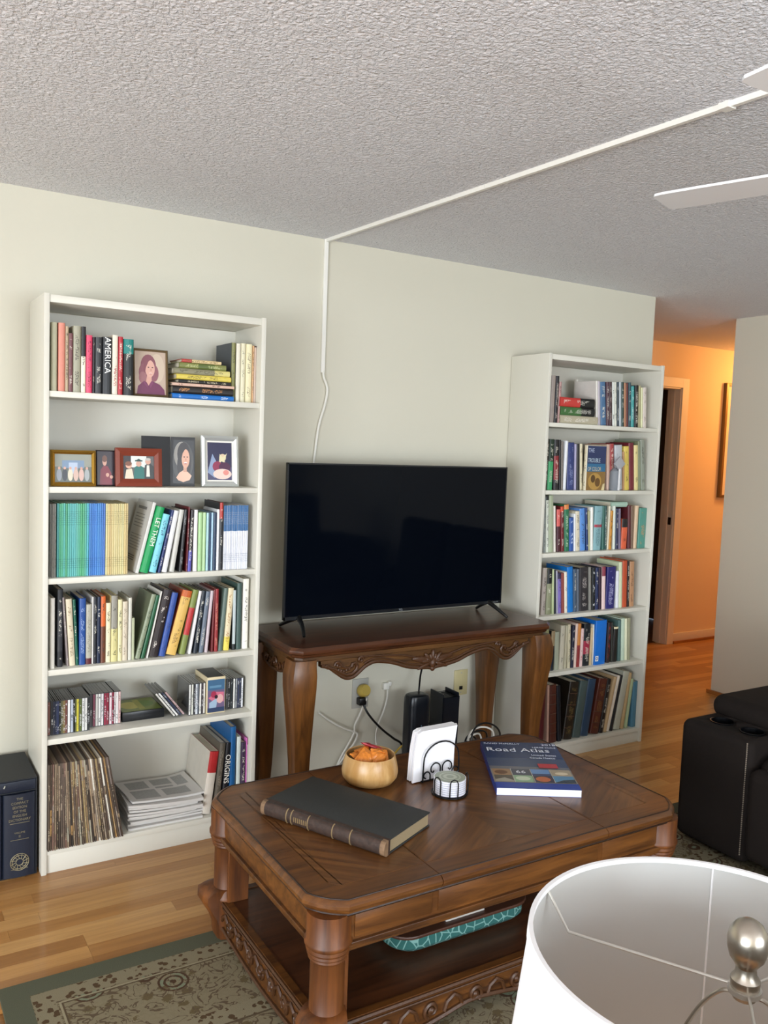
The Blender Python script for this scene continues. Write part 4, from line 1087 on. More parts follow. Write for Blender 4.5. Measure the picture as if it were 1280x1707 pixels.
flat_print('front_picture', bs, bwid*.94, zt*.9, [('r', 0, .68, 1, 1, '#3f6484'), ('r', .1, .75, .8, .82, '#5f88a4'), ('p', [(.05, .45), (.5, .62), (.95, .6), (.95, .3), (.4, .3)], '#c86a80'), ('p', [(.1, .3), (.6, .45), (.5, .12), (.1, .1)], '#9ab0c4'), ('e', .72, .4, .2, .14, '#d8a8a4'), ('e', .35, .55, .16, .1, '#a0304c'), ('r', 0, 0, 1, .14, '#2c3a58'), ('e', .5, .47, .1, .06, '#2a1c28')], (bwid*.03, -.0004, zt*.03), back='#6a5a78')
# flat black box with a yellow-green cover
za = LSH[4]; xa = x_on(75+955*CDS, -.20, za); xb = x_on(272, -.20, za)
fbx = thing('disc_case', 'flat black disc case with yellow-green cover lying beside the compact discs', 'disc case', (xa+.004, -.20, za+.0003))
boxo('case', (0, 0, 0), (xb-xa, .16, .036), cm('#15171a', .3), fbx, .003)
flat_print('cover_print', fbx, (xb-xa)*.94, .15, [('e', .3, .5, .25, .3, '#c9c05a'), ('e', .7, .55, .22, .25, '#6a8a3c'), ('r', .45, .1, .6, .9, '#a8a84a')], (.003, .004, .0366), (-PI/2, 0, 0), back='#7d8a44')
# ------- record sleeves
w6 = 'bottom shelf, bookcase beside navy slipcase'
n = 36; LPS = .140625; Yl = -.292
tone = {'#5a4a3c': 'brown', '#7d7068': 'grey', '#4a3f36': 'dark brown', '#8a7862': 'tan', '#b08a58': 'ochre', '#a08a60': 'ochre', '#5c4f44': 'brown', '#6a5a4e': 'brown', '#9a8a78': 'tan', '#4f4034': 'dark brown', '#a6a08c': 'pale grey', '#3a332c': 'dark brown', '#8d7454': 'tan', '#6f5a44': 'brown', '#94806a': 'tan', '#c0b49c': 'cream', '#54483c': 'brown', '#7a5f52': 'reddish brown', '#3f3630': 'dark brown', '#9c8468': 'tan', '#e4ded0': 'off-white'}
pal = ['#5a4a3c', '#7d7068', '#4a3f36', '#8a7862', '#b08a58', '#a08a60', '#5c4f44', '#6a5a4e', '#9a8a78', '#4f4034', '#a6a08c', '#3a332c', '#8d7454', '#6f5a44', '#94806a', '#c0b49c', '#54483c', '#7a5f52', '#3f3630', '#9c8468']
x0 = x_on(75+34*LPS, Yl, LSH[5]); x1 = x_on(75+940*LPS, Yl, LSH[5])
xt1 = at_y(75+775*LPS, 1225+300*LPS, Yl)
leanmax = math.atan2(xt1.x-x1, xt1.z-LSH[5])
for i in range(n):
    f = i/(n-1); t = (x1-x0)/n
    ln = leanmax*max(0, (f-.1)/.9)*1.0
    col = '#e4ded0' if i in (24, 30) else random.choice(pal)
    o = MB(); o.box((0, 0, 0), (t*.72, .281, .312)); o = o.build('record_sleeve', SLV, None)
    tag(o, 'worn %s record sleeve in the packed row, ' % tone[col]+w6, 'record', 'vinyl records on the bottom shelf')
    cover_props(o, col, random.choice(pal), *(sorted((random.random(), random.random()))), '#2f2820' if i % 2 else '#c8b898', 1, t, .312)
    o.matrix_world = Matrix.Translation((x0+i*t, Yl+random.uniform(0, .006), LSH[5]+.0004)) @ Matrix.Rotation(ln, 4, 'Y')
# ------- newspapers
paper = mat('newsprint', '#d3d0cb', .85, bump=.15, bscale=40)
nx0, nx1 = x_on(207, -.24, LSH[5]), x_on(335, -.24, LSH[5])
for i in range(10):
    w_, d_ = (.285, .215) if i not in (3, 6) else (.262, .222)
    q = MB(); nx, ny = 14, 8; z0 = i*.0096; r1, r2 = random.uniform(-.03, .03), random.uniform(-.016, .016)
    if i == 9: r1, r2 = .05, .0
    def hz(u, v): f = i/9.; return z0 + f*(.016*max(0, .5-u)**2*4*(1-.3*v) + .008*max(0, u-.72)*3*(.4+v) + .004*math.sin(5*u)*f)
    g = [[(u/nx*w_, v/ny*d_, hz(u/nx, v/ny)) for u in range(nx+1)] for v in range(ny+1)]
    vs = [p for r in g for p in r]; k = len(vs); vs = vs + [(x, y, zq+.0078) for x, y, zq in vs]
    fs = []
    for v in range(ny):
        for u in range(nx):
            a = v*(nx+1)+u; fs += [(a, a+nx+1, a+nx+2, a+1), (k+a, k+a+1, k+a+nx+2, k+a+nx+1)]
    bd = [u for u in range(nx+1)] + [v*(nx+1)+nx for v in range(1, ny+1)] + [ny*(nx+1)+u for u in range(nx-1, -1, -1)] + [v*(nx+1) for v in range(ny-1, 0, -1)]
    fs += [(bd[j], bd[(j+1) % len(bd)], k+bd[(j+1) % len(bd)], k+bd[j]) for j in range(len(bd))]
    q.add(vs, fs)
    if i < 9:
        o = q.build('newspaper', paper, None, smooth=True); tag(o, 'folded newspaper lower in the pile beside the records', 'newspaper', 'folded newspapers in a pile')
    else:
        o = q.build('newspaper', paper, None, smooth=True); tag(o, 'topmost folded newspaper with printed columns beside the records', 'newspaper')
        pr = MB()
        for (u0, v0, u1, v1) in ((.1, .55, .38, .9), (.45, .62, .72, .9), (.76, .5, .92, .9), (.08, .1, .42, .48), (.5, .12, .85, .42), (.45, .48, .7, .56)):
            nn = 6; top_ = []
            for a in range(nn+1):
                u = u0+(u1-u0)*a/nn; top_.append([(u*w_, v*d_, hz(u, v)+.0084) for v in (v0, v1)])
            pr.add([p for r in top_ for p in r], [(2*a, 2*a+2, 2*a+3, 2*a+1) for a in range(nn)])
        pm_ = mat('newsprint_ink', '#a2a29e', .85, var=.25, vscale=160)
        pr.build('printed_columns', pm_, o)
    o.location = (nx0+.014+r1*.2, -.258+r2*.8, LSH[5]+.0006); o.rotation_euler = (0, 0, r1*1.2)
# ================================================================== PICTURE FRAMES
def frame(label, w, h, bw, col, pic, back, loc, rotz=0., tilt=.12, rough=.35, metal=0., th=.014, mat_w=0., matcol='#e8e4da'):
    t = thing('picture_frame', label, 'picture frame', (loc[0], loc[1], loc[2]+th*math.sin(tilt)+.0006), rotz, None)
    M_ = Matrix.Rotation(-tilt, 4, 'X')
    q = MB(); a = [(0, 0), (w, 0), (w, h), (0, h)]; b = [(bw, bw), (w-bw, bw), (w-bw, h-bw), (bw, h-bw)]; mid = [(bw*.5, bw*.5), (w-bw*.5, bw*.5), (w-bw*.5, h-bw*.5), (bw*.5, h-bw*.5)]
    q.rings([[(x, th, z) for x, z in a], [(x, .002, z) for x, z in a], [(x, -.003, z) for x, z in mid], [(x, .003, z) for x, z in b], [(x, th*.6, z) for x, z in b]], cap=False)
    f = q.build('frame', mat('frame_'+col.lstrip('#'), col, rough, metal), t); f.matrix_local = M_
    p = boxo('backing', (bw*.5, th*.6, bw*.5), (w-bw*.5, th, h-bw*.5), cm('#3a2f28', .7), t); p.matrix_local = M_
    if mat_w:
        q = MB(); q.box((bw, th*.6-.0012, bw), (w-bw, th*.6-.0002, h-bw)); p = q.build('mount', cm(matcol, .6), t); p.matrix_local = M_
    bw2 = bw+mat_w
    p = flat_print('photo', t, w-2*bw2, h-2*bw2, pic, back=back); p.matrix_local = M_ @ Matrix.Translation((bw2, th*.6-.0016, bw2))
    q = MB(); q.box((w*.42, .012, 0), (w*.58, .016, h*.62)); e = q.build('easel_leg', cm('#2a241f', .7), t); e.matrix_local = Matrix.Translation((0, h*.62*math.sin(tilt)+.002, h*.62*math.cos(tilt))) @ Matrix.Rotation(tilt+.12, 4, 'X') @ Matrix.Translation((0, 0, -h*.62))
    return t
def on_shelf(px, Y, Z): return x_on(px, Y, Z)
def fsize(pxl, pxr, pyt, Y, Z):
    a = x_on(pxl, Y, Z); b = x_on(pxr, Y, Z); return a, b-a, at_y((pxl+pxr)/2, pyt, Y).z-Z
skin = '#c99a86'
portrait = [('p', [(0, 0), (1, 0), (1, 1), (0, 1)], '#bca795'), ('e', .72, .62, .24, .34, '#c9b7a2'), ('e', .44, .66, .25, .27, '#84505a'), ('e', .30, .50, .17, .22, '#8c5862'), ('e', .62, .50, .15, .20, '#8c5862'), ('e', .26, .38, .13, .14, '#9a6a6e'), ('p', [(.06, 0), (.10, .18), (.30, .31), (.42, .26), (.54, .32), (.80, .24), (.95, .12), (.97, 0)], '#6e3654'), ('p', [(.36, .30), (.44, .20), (.54, .32), (.54, .46), (.40, .46)], '#cf9f90'), ('e', .49, .60, .155, .20, '#d6a797'), ('p', [(.30, .72), (.40, .83), (.56, .84), (.44, .76), (.36, .62), (.33, .48), (.28, .56)], '#84505a'), ('e', .44, .63, .028, .012, '#4a3034'), ('e', .57, .63, .028, .012, '#4a3034'), ('e', .52, .57, .02, .03, '#c48f80'), ('e', .51, .49, .055, .014, '#f0dcd0'), ('e', .51, .478, .05, .008, '#a85a5a'), ('p', [(.30, .31), (.42, .20), (.40, .15), (.27, .27)], '#7d4262'), ('p', [(.54, .32), (.46, .2), (.5, .14), (.6, .28)], '#7d4262')]
x, w, h = fsize(222, 281, 584, -.24, LSH[0])
frame('bronze framed portrait of a person with long auburn hair, on the top shelf', w, h+.004, .008, '#7d6a4c', portrait, '#b9a494', (x, -.24, LSH[0]+.0006), 0, .10, .4, .5)
FS = .265625
group5 = [('r', 0, .55, 1, 1, '#8a8d80'), ('r', .2, .5, .8, .78, '#6f86a0'), ('r', .38, .3, .62, .7, '#aab8cc')] + [c for k in range(6) for c in (('e', .12+.15*k, .26, .07, .22, ['#8a9098', '#2c3038', '#d0c8b0', '#c8a898', '#caa79a', '#9aa0a0'][k]), ('e', .12+.15*k, .50, .035, .05, skin))]
x, w, h = fsize(80+18*FS, 80+302*FS, 720+118*FS, -.255, LSH[1])
frame('gold framed group photograph at the end of the second shelf', w, h, .014, '#b08a3c', group5, '#5c6258', (x, -.255, LSH[1]+.0006), 0, .08, .25, .9)
x, w, h = fsize(80+304*FS, 80+424*FS, 720+118*FS, -.235, LSH[1])
frame('small dark maroon portrait between the gold frame and the reddish wood frame', w, h, .004, '#241a20', [('p', [(.15, 0), (.2, .45), (.4, .58), (.65, .55), (.85, .35), (.9, 0)], '#7a2030'), ('e', .45, .70, .13, .13, skin), ('e', .45, .78, .15, .10, '#6a4230'), ('e', .62, .3, .1, .06, skin), ('e', .85, .24, .1, .05, skin)], '#2c2028', (x, -.235, LSH[1]+.0006), 0, .08)
x, w, h = fsize(80+437*FS, 80+728*FS, 720+106*FS, -.258, LSH[1])
grad = [('r', 0, 0, .3, 1, '#2e2a2c'), ('r', .25, .5, .75, 1, '#d9dcd6'), ('p', [(.05, 0), (.1, .4), (.28, .45), (.34, 0)], '#d8cdb4'), ('e', .18, .58, .10, .14, '#d3a48c'), ('e', .17, .66, .11, .10, '#7a4a34'), ('p', [(.33, 0), (.36, .5), (.5, .62), (.66, .5), (.7, 0)], '#1f6a62'), ('e', .5, .66, .09, .13, skin), ('r', .38, .76, .62, .82, '#16403c'), ('p', [(.42, .82), (.5, .88), (.58, .82)], '#16403c'), ('p', [(.68, 0), (.7, .6), (.85, .7), (.98, .55), (1, 0)], '#2f3434'), ('p', [(.74, .1), (.76, .6), (.84, .6), (.86, .1)], '#dcd8cc'), ('e', .8, .76, .09, .13, skin), ('e', .8, .86, .09, .06, '#b9b4ac')]
frame('reddish brown wood framed photograph of three people, middle of the second shelf', w, h, .028, '#7a3320', grad, '#5a5a58', (x-.006, -.258, LSH[1]+.0006), 0, .10, .35)
# black folding photo mount
x, w, h = fsize(80+596*FS, 80+918*FS, 720+30*FS, -.215, LSH[1])
ff = thing('photo_folder', 'black folding photo mount with oval portrait of a smiling person, behind the reddish frame', 'photo folder', (x, -.20, LSH[1]+.0006))
blk = cm('#121214', .45)
a_ = boxo('panel', (0, 0, 0), (w*.56, .004, h), blk, ff); a_.rotation_euler = (-.06, 0, .06)
b_ = boxo('panel', (0, 0, 0), (w*.47, .004, h), blk, ff); b_.location = (w*.555, w*.034, 0); b_.rotation_euler = (-.06, 0, -.16)
p = flat_print('portrait_photo', b_, w*.40, h*.88, [('e', .48, .5, .50, .47, '#3a3836'), ('e', .40, .66, .36, .30, '#8a867e'), ('e', .50, .68, .30, .27, '#1d1413'), ('e', .40, .42, .20, .30, '#1d1413'), ('e', .74, .46, .12, .26, '#1d1413'), ('p', [(.16, .13), (.30, .24), (.48, .30), (.70, .27), (.90, .18), (.80, .08), (.5, .03), (.26, .07)], '#d9ae94'), ('r', .50, .26, .66, .45, '#c08f76'), ('e', .60, .57, .19, .22, '#cf9c82'), ('p', [(.40, .82), (.62, .83), (.46, .70), (.40, .56), (.36, .66)], '#1d1413'), ('e', .53, .61, .035, .013, '#2a1a18'), ('e', .68, .61, .035, .013, '#2a1a18'), ('e', .61, .55, .025, .03, '#b98068'), ('e', .60, .47, .08, .022, '#ece0d6'), ('e', .60, .455, .085, .012, '#a8504c')], (w*.05, -.0006, h*.06), back='#121214')
x, w, h = fsize(80+968*FS, 80+1198*FS, 720+28*FS, -.235, LSH[1])
frame('silver framed colourful photograph of a child, alone at the end of the second shelf', w, h, .019, '#d6dad8', [('r', 0, .35, 1, 1, '#2a2848'), ('p', [(.0, .2), (.2, .7), (.35, .5), (.3, .05)], '#8a9ab8'), ('e', .62, .6, .14, .10, '#d8c0a0'), ('p', [(.5, .7), (.62, .6), (.8, .72), (.7, .5), (.82, .42), (.58, .5), (.46, .44)], '#d8cfa8'), ('e', .4, .36, .2, .14, '#8a2c4c'), ('e', .7, .34, .24, .14, '#4a2040'), ('e', .6, .16, .38, .14, '#e0c8bc'), ('e', .75, .2, .12, .07, '#d88a80')], '#4a4868', (x, -.235, LSH[1]+.0006), 0, .10, .3, .6, .016, .006)
# ------- ornament on the hallway bookcase, second shelf
ox_ = x_on(905+826*S3, -.2, RSH[1]); on = thing('ornament', 'small silver diamond-topped ornament standing before books, second shelf, bookcase beside hallway opening', 'ornament', (ox_, -.208, RSH[1]+.0004))
sil = mat('ornament_silver', '#b4b6be', .4, .5); gry = mat('ornament_grey', '#7d8288', .6, bump=.2, bscale=80)
q = MB(); q.lathe([(.024, 0), (.028, .006), (.028, .07), (.024, .10), (.010, .115), (.0, .116)], 20); q.build('body', gry, on, smooth=True)
q = MB(); q.rings([[(-.042, -.030, .138), (0, -.032, .103), (.042, -.030, .138), (0, -.032, .176)], [(-.042, -.024, .138), (0, -.024, .103), (.042, -.024, .138), (0, -.024, .176)]]); q.build('diamond', sil, on, bevel=.002)
q = MB(); q.box((-.005, -.034, .002), (.005, -.028, .112)); q.build('stem', cm('#e0e0e2', .5), on, bevel=.001)
# blue oval sticker tag by the first book, fourth shelf
# ================================================================== ON THE COFFEE TABLE
# old ledger, spine side along its left edge
P0, P1, P2 = Vector((.464, -1.108)), Vector((.65, -1.496)), Vector((.673, -.994))
Ls = (P1-P0).length; Ws = .245; ang = math.atan2((P1-P0).y, (P1-P0).x)
ob = thing('antique_book', 'large antique ledger with black cover and worn ribbed spine on the coffee table', 'book', (P0.x, P0.y, CFZ+.0014), ang)
old_cover = mat('old_black_cloth', '#2b2d2c', .7, bump=.15, bscale=300, var=.12, vscale=14); old_spine = mat('worn_leather_spine', '#382820', .65, bump=.5, bscale=60, var=.85, vscale=75)
# local: x along the spine, y away from the spine (to the left of travel)
OT = .042
for z0, z1 in ((0, .004), (OT-.004, OT)): boxo('cover_board', (0, .012, z0), (Ls, Ws, z1), old_cover, ob, .0012)
q = MB(); arc = [(.014-.014*math.sin(PI*k/8), OT/2-OT/2*math.cos(PI*k/8)) for k in range(9)]
q.rings([[(x, y, z) for y, z in arc]+[(x, .03, OT+.0006), (x, .03, -.0002)] for x in (-.001, Ls+.001)]); q.build('spine', old_spine, ob, smooth=True)
boxo('pages', (.004, .012, .004), (Ls-.004, Ws-.004, OT-.004), mat('aged_pages', '#9a8868', .85, bump=.5, bscale=500), ob)
k = MB(); gold = mat('gilt_tooling', '#8a7452', .5, .3)
for f in (.26, .40, .60, .74, .22):
    k = MB(); k.tube([(Ls*f, y-.0008, z) for y, z in arc[1:]], .0018, 6); k.build('spine_band', gold, ob, smooth=True)
k = MB()
for j in range(7): k.box((Ls*(.285+.016*j), -.0008, OT*.35), (Ls*(.292+.016*j), .002, OT*.68))
k.build('spine_lettering', gold, ob)
wornm = mat('worn_calf_corner', '#7d6248', .7, bump=.4, bscale=60, var=.5, vscale=60)
for x0, x1 in ((-.0016, .012), (Ls-.014, Ls+.0016)):
    k = MB(); k.rings([[(x, y-.0006, z) for y, z in arc]+[(x, .02, OT+.0009), (x, .02, .0)] for x in (x0, x1)]); k.build('worn_spine_end', wornm, ob)
# road atlas
A = [Vector(v) for v in ((1.423, -.948), (1.655, -1.086), (1.189, -1.302))]
aw, ah = .272, (A[2]-A[0]).length; aa = math.atan2((A[1]-A[0]).y, (A[1]-A[0]).x)
at_ = thing('road_atlas', 'blue road atlas with small landscape pictures lying on the coffee table', 'book', (A[2].x, A[2].y, CFZ+.0008), aa)
ahl = ah
boxo('pages', (.001, 0.001, .0008), (aw-.001, ahl-.001, .0232), mat('atlas_pages', '#e6e6f0', .7, bump=.3, bscale=700), at_)
boxo('back_cover', (0, 0, 0), (aw, ahl, .0008), cm('#2f4f9a', .3), at_); boxo('front_cover', (0, 0, .0232), (aw, ahl, .024), cm('#1c2d5c', .28), at_)
boxo('spine', (-.0008, 0, 0), (0, ahl, .024), cm('#23408c', .3), at_)
import_pic = [('r', 0, .46, 1, 1, '#27395e'), ('r', 0, .40, 1, .62, '#3d4a66'), ('r', .0, .38, 1, .44, '#6a6a70'), ('r', 0, .10, 1, .38, '#8c8478'), ('r', 0, 0, 1, .11, '#1d3c9a'),
    ('r', .02, .25, .24, .38, '#9c7a5a'), ('e', .12, .31, .08, .04, '#6a4a34'), ('r', .02, .12, .24, .25, '#5c5448'), ('p', [(.02, .16), (.14, .20), (.24, .15), (.24, .12), (.02, .12)], '#a09a8a'),
    ('r', .25, .25, .48, .38, '#4a4c58'), ('r', .25, .12, .48, .25, '#8fae8a'), ('e', .36, .19, .09, .04, '#c8d4b8'), ('r', .49, .25, .72, .38, '#6a90c0'), ('r', .49, .25, .72, .29, '#39486a'),
    ('r', .49, .12, .72, .25, '#3c3040'), ('e', .60, .18, .09, .05, '#c0683a'), ('r', .73, .25, .98, .38, '#a89a80'), ('e', .86, .3, .08, .03, '#d8c8a8'), ('r', .73, .12, .98, .25, '#5a8aac'), ('p', [(.73, .12), (.98, .12), (.98, .19), (.84, .17)], '#2c3a44'),
    ('r', .62, .41, .86, .50, '#b83038'), ('r', .245, .11, .25, .38, '#d8d4c8'), ('r', .485, .11, .49, .38, '#d8d4c8'), ('r', .725, .11, .73, .38, '#d8d4c8')]
cp = flat_print('cover_print', at_, aw, ahl, import_pic, (0, 0, .0241), (-PI/2, 0, 0), back='#1c2d5c', rough=.25)
wt = cm('#e8eaf0', .35)
fl = (0, 0, 0)
for body, sz, x, y, sx in (('Road Atlas', .052, .03, .80, 1.0), ('RAND McNALLY', .018, .03, .945, 1.0), ('2018', .026, .80, .945, 1.), ('LARGE SCALE', .014, .66, .875, 1.), ('United States', .020, .60, .69, .8), ('Canada Mexico', .018, .56, .63, .8), ('66', .034, .30, .315, 1.)):
    text_mesh('title', body, sz, wt, at_, (x*aw, y*ahl, .0262), fl, 'LEFT', .0001, sx)
# wooden bowl with orange and red packets
bc = Vector((.882, -1.026)); bw_ = wood('bowl_wood', '#b98a4e', '#dcb67c', 'z', .5, .35, 0, 1.4)
q = MB(); q.lathe([(.0, .0), (.060, .0), (.078, .006), (.090, .022), (.0925, .040), (.088, .066), (.0815, .090), (.0795, .093), (.077, .091), (.080, .068), (.083, .042), (.080, .024), (.066, .014), (.0, .012)], 40, (0, 0, 0), None, False)
bo = q.build('wooden_bowl', bw_, None, smooth=True, auto=.9); bo.location = (bc.x, bc.y, CFZ+.0008); tag(bo, 'small round light wood bowl holding orange packets on the coffee table', 'bowl')
orange = mat('orange_wrapper', '#cf7a2a', .35, bump=.5, bscale=45, var=.25, vscale=30); redw = mat('red_wrapper', '#a32632', .35, bump=.4, bscale=45, var=.2, vscale=30)
def packet(name, mt, loc, rot, s, label, group):
    q = MB(); n = 7
    top_ = [[((u/n-.5)*s[0], (v/n-.5)*s[1], s[2]*(1-(2*u/n-1)**2)*(1-(2*v/n-1)**2)+random.uniform(-.002, .002)) for u in range(n+1)] for v in range(n+1)]
    vs = [p for r in top_ for p in r]; k = len(vs); vs += [(x, y, -z*.8-.0006) for x, y, z in vs]; fs = []
    for v in range(n):
        for u in range(n):
            a = v*(n+1)+u; fs += [(a, a+1, a+n+2, a+n+1), (k+a, k+a+n+1, k+a+n+2, k+a+1)]
    bd = list(range(n+1)) + [v*(n+1)+n for v in range(1, n+1)] + [n*(n+1)+u for u in range(n-1, -1, -1)] + [v*(n+1) for v in range(n-1, 0, -1)]
    fs += [(bd[j], k+bd[j], k+bd[(j+1) % len(bd)], bd[(j+1) % len(bd)]) for j in range(len(bd))]
    q.add(vs, fs); o = q.build(name, mt, None, smooth=False); o.location = loc; o.rotation_euler = rot; return tag(o, label, 'snack packet', group)
bz = CFZ+.019
for dx_, dy_, dz_, rx, ry, rz in ((-.028, -.018, .072, .5, -.5, .4), (.018, -.030, .072, .7, .15, -.2), (.036, .0, .074, .2, .5, .8), (-.018, .022, .070, -.4, -.3, 1.2), (.0, -.004, .056, 0, .1, .3), (-.036, .006, .060, .1, -.6, 2.)):
    packet('snack_packet', orange, (bc.x+dx_, bc.y+dy_, bz+dz_), (rx, ry, rz), (.058, .050, .010), 'crumpled orange packet in the wooden bowl', 'orange packets in the bowl')
packet('snack_packet', redw, (bc.x+.030, bc.y+.030, bz+.080), (-.35, .35, -.5), (.085, .050, .009), 'single red packet tucked among the orange packets in the bowl', None)
# wire napkin and coaster caddy
wire = mat('black_wrought_wire', '#141416', .4, .6)
cdx, cdy = 1.10, -1.12                      # middle of the napkin slot front
cad = thing('napkin_caddy', 'black scrolled wire caddy holding white napkins and coasters', 'caddy', (cdx, cdy, CFZ+.0008))
def arch(y): return [(-.072, y, .004)]+[(-.072, y, .03), (-.071, y, .055)]+[(-.070*math.cos(a), y, .072+.058*math.sin(a)) for a in [PI*k/14 for k in range(15)]]+[(.071, y, .055), (.072, y, .03), (.072, y, .004)]
q = MB(); q.tube(arch(0), .0026, 8); q.build('front_arch', wire, cad, smooth=True)
q = MB(); q.tube(arch(.052), .0026, 8); q.build('rear_arch', wire, cad, smooth=True)
q = MB()
for s in (-1, 1): q.tube([(s*.072, -.002, .004), (s*.072, .054, .004)], .0026, 8); q.ell((s*.072, .026, .0026), (.005, .005, .0026), 8, 6)
q.tube([(-.072, 0, .006), (.072, 0, .006)], .0022, 8); q.tube([(-.072, .052, .006), (.072, .052, .006)], .0022, 8); q.build('base_wire', wire, cad, smooth=True)
q = MB()
for s in (-1, 1):
    q.tube([(s*.004, -.001, .008), (s*.004, -.001, .035)]+[(s*(.023-.019*math.cos(a)), -.001, .042+.019*math.sin(a)) for a in [PI*k/8 for k in range(9)]]+[(s*.040, -.001, .034), (s*.033, -.001, .030), (s*.029, -.001, .036)], .0024, 8)
    q.tube([(s*.044, -.001, .008), (s*.044, -.001, .018)]+[(s*(.057-.013*math.cos(a)), -.001, .022+.014*math.sin(a)) for a in [PI*k/8 for k in range(9)]]+[(s*.066, -.001, .017), (s*.061, -.001, .014)], .0024, 8)
q.build('scroll_wire', wire, cad, smooth=True)
ctr = (-.038, -.102)                            # coaster ring centre, local
q = MB(); q.tube([(ctr[0]+.056*math.cos(2*PI*k/32), ctr[1]+.056*math.sin(2*PI*k/32), .0035) for k in range(33)], .0024, 8); q.tube([(-.02, 0, .004), (ctr[0]-.01, ctr[1]+.055, .004)], .0022, 6); q.tube([(.004, 0, .004), (ctr[0]+.014, ctr[1]+.054, .004)], .0022, 6)
q.tube([(ctr[0]-.054, ctr[1], .0035), (ctr[0]+.054, ctr[1], .0035)], .0018, 6)
for a0 in (-1.95, -.35, PI+.2):
    c0, s0 = math.cos(a0), math.sin(a0); ux, uy = -s0, c0; pts = []
    for t_, z_ in ((-.013, .0035), (-.013, .035), (-.013, .052), (-.009, .061), (0, .065), (.009, .061), (.013, .052), (.013, .035), (.013, .0035)): pts.append((ctr[0]+.0565*c0+ux*t_, ctr[1]+.0565*s0+uy*t_, z_))
    q.tube(pts, .0020, 8)
q.build('coaster_ring', wire, cad, smooth=True)
cwm = mat('coaster_white', '#e6e6ee', .45); ring_a = cm('#98a08e', .5); ring_b = cm('#b9bfae', .5); blue = cm('#2c3a78', .5)
for k in range(7):
    ctop = MB(); r_ = .0515
    ctop.lathe([(0, 0), (r_, 0), (r_, .0058), (r_-.0008, .0064), (0, .0064)], 36, (0, 0, 0), cwm, False)
    ctop.lathe([(r_+.0001, .0002), (r_+.0002, .0010)], 36, (0, 0, 0), blue, False)
    for (ra_, rb_, mt) in ((.0, .012, ring_a), (.012, .022, ring_b), (.022, .030, ring_a), (.030, .034, ring_b), (.034, .049, ring_a)):
        ctop.lathe([(ra_, .00655), (rb_, .00655)], 36, (0, 0, 0), mt, False)
    o = ctop.build('coaster', None, None); o.location = (cdx+ctr[0], cdy+ctr[1], CFZ+.0072+k*.0068)
    tag(o, 'round white coaster with grey-green ringed top in the wire caddy', 'coaster', 'coasters in the caddy')
napm = mat('paper_napkin', '#ecebee', .85, bump=.35, bscale=60)
for k in range(6):
    q = MB(); w_, h_ = .150, .168; nn = 10
    y0 = .008+k*.0062; sh = random.uniform(-.006, .004) - .010
    def fold(u, v): return y0 + .006*math.sin(4*v)*v + .004*math.sin(4*u+1)*v
    lean_ = -.10
    g = [[((u/nn-.5)*w_+sh + lean_*(1-v/nn)*.16*(1 if u/nn < .5 else .2), fold(u/nn, v/nn), .003+v/nn*(h_-(.006 if u == 0 else 0)) + .006*(u/nn-.5)) for u in range(nn+1)] for v in range(nn+1)]
    vs = [p for r in g for p in r]; kk = len(vs); vs += [(x, y+.0054, z) for x, y, z in vs]; fs = []
    for v in range(nn):
        for u in range(nn):
            a = v*(nn+1)+u; fs += [(a, a+1, a+nn+2, a+nn+1), (kk+a, kk+a+nn+1, kk+a+nn+2, kk+a+1)]
    bd = list(range(nn+1)) + [v*(nn+1)+nn for v in range(1, nn+1)] + [nn*(nn+1)+u for u in range(nn-1, -1, -1)] + [v*(nn+1) for v in range(nn-1, 0, -1)]
    fs += [(bd[j], kk+bd[j], kk+bd[(j+1) % len(bd)], bd[(j+1) % len(bd)]) for j in range(len(bd))]
    q.add(vs, fs); o = q.build('paper_napkin', napm, None, smooth=True); o.location = (cdx, cdy, CFZ+.004)
    tag(o, 'folded white paper napkin standing in the black wire caddy', 'napkin', 'paper napkins in the caddy')
# lap desk on the lower shelf
lz = RUGZ+SHZ+.004
ld = thing('lap_desk', 'brown lap desk with teal patterned cushion base on the lower table shelf', 'lap desk', (.972, -1.300, lz))
def rrect(hx_, hy_, r, n=6): return [(sx*(hx_-r)+r*math.cos(a0+PI/2*k/n), sy*(hy_-r)+r*math.sin(a0+PI/2*k/n)) for sx, sy, a0 in ((1, 1, 0), (-1, 1, PI/2), (-1, -1, PI), (1, -1, 1.5*PI)) for k in range(n+1)]
def teal_mat():
    m, nt, N, L, B = nodes_of('teal_lattice_fabric'); tc = N.new('ShaderNodeTexCoord')
    v = N.new('ShaderNodeTexVoronoi'); v.feature = 'DISTANCE_TO_EDGE'; v.inputs['Scale'].default_value = 34; L.new(tc.outputs['Object'], v.inputs['Vector'])
    r = N.new('ShaderNodeValToRGB'); r.color_ramp.elements[0].color = (*lin('#6f9892'), 1); r.color_ramp.elements[1].color = (*lin('#235854'), 1); r.color_ramp.elements[1].position = .07; r.color_ramp.elements[0].position = .03
    L.new(v.outputs['Distance'], r.inputs['Fac']); L.new(r.outputs[0], B.inputs['Base Color']); B.inputs['Roughness'].default_value = .9; return m
teal = teal_mat()
q = MB(); q.rings([[(x*s, y*s, z) for x, y in rrect(.245, .165, .07)] for s, z in ((.84, 0), (.93, .006), (.985, .018), (.985, .034), (.95, .048), (.90, .052))]); q.build('cushion', teal, ld, smooth=True)
q = MB(); q.rings([[(x, y, z) for x, y in rrect(.25, .17, .07)] for z in (.050, .060)]); q.build('board', mat('lap_desk_board', '#4a2d20', .4, var=.15, vscale=12), ld, bevel=.003)
q = MB(); q.box((-.07, -.150, .060), (.07, -.134, .066)); q.build('pen_ledge', cm('#b9b4ae', .35), ld, bevel=.002)
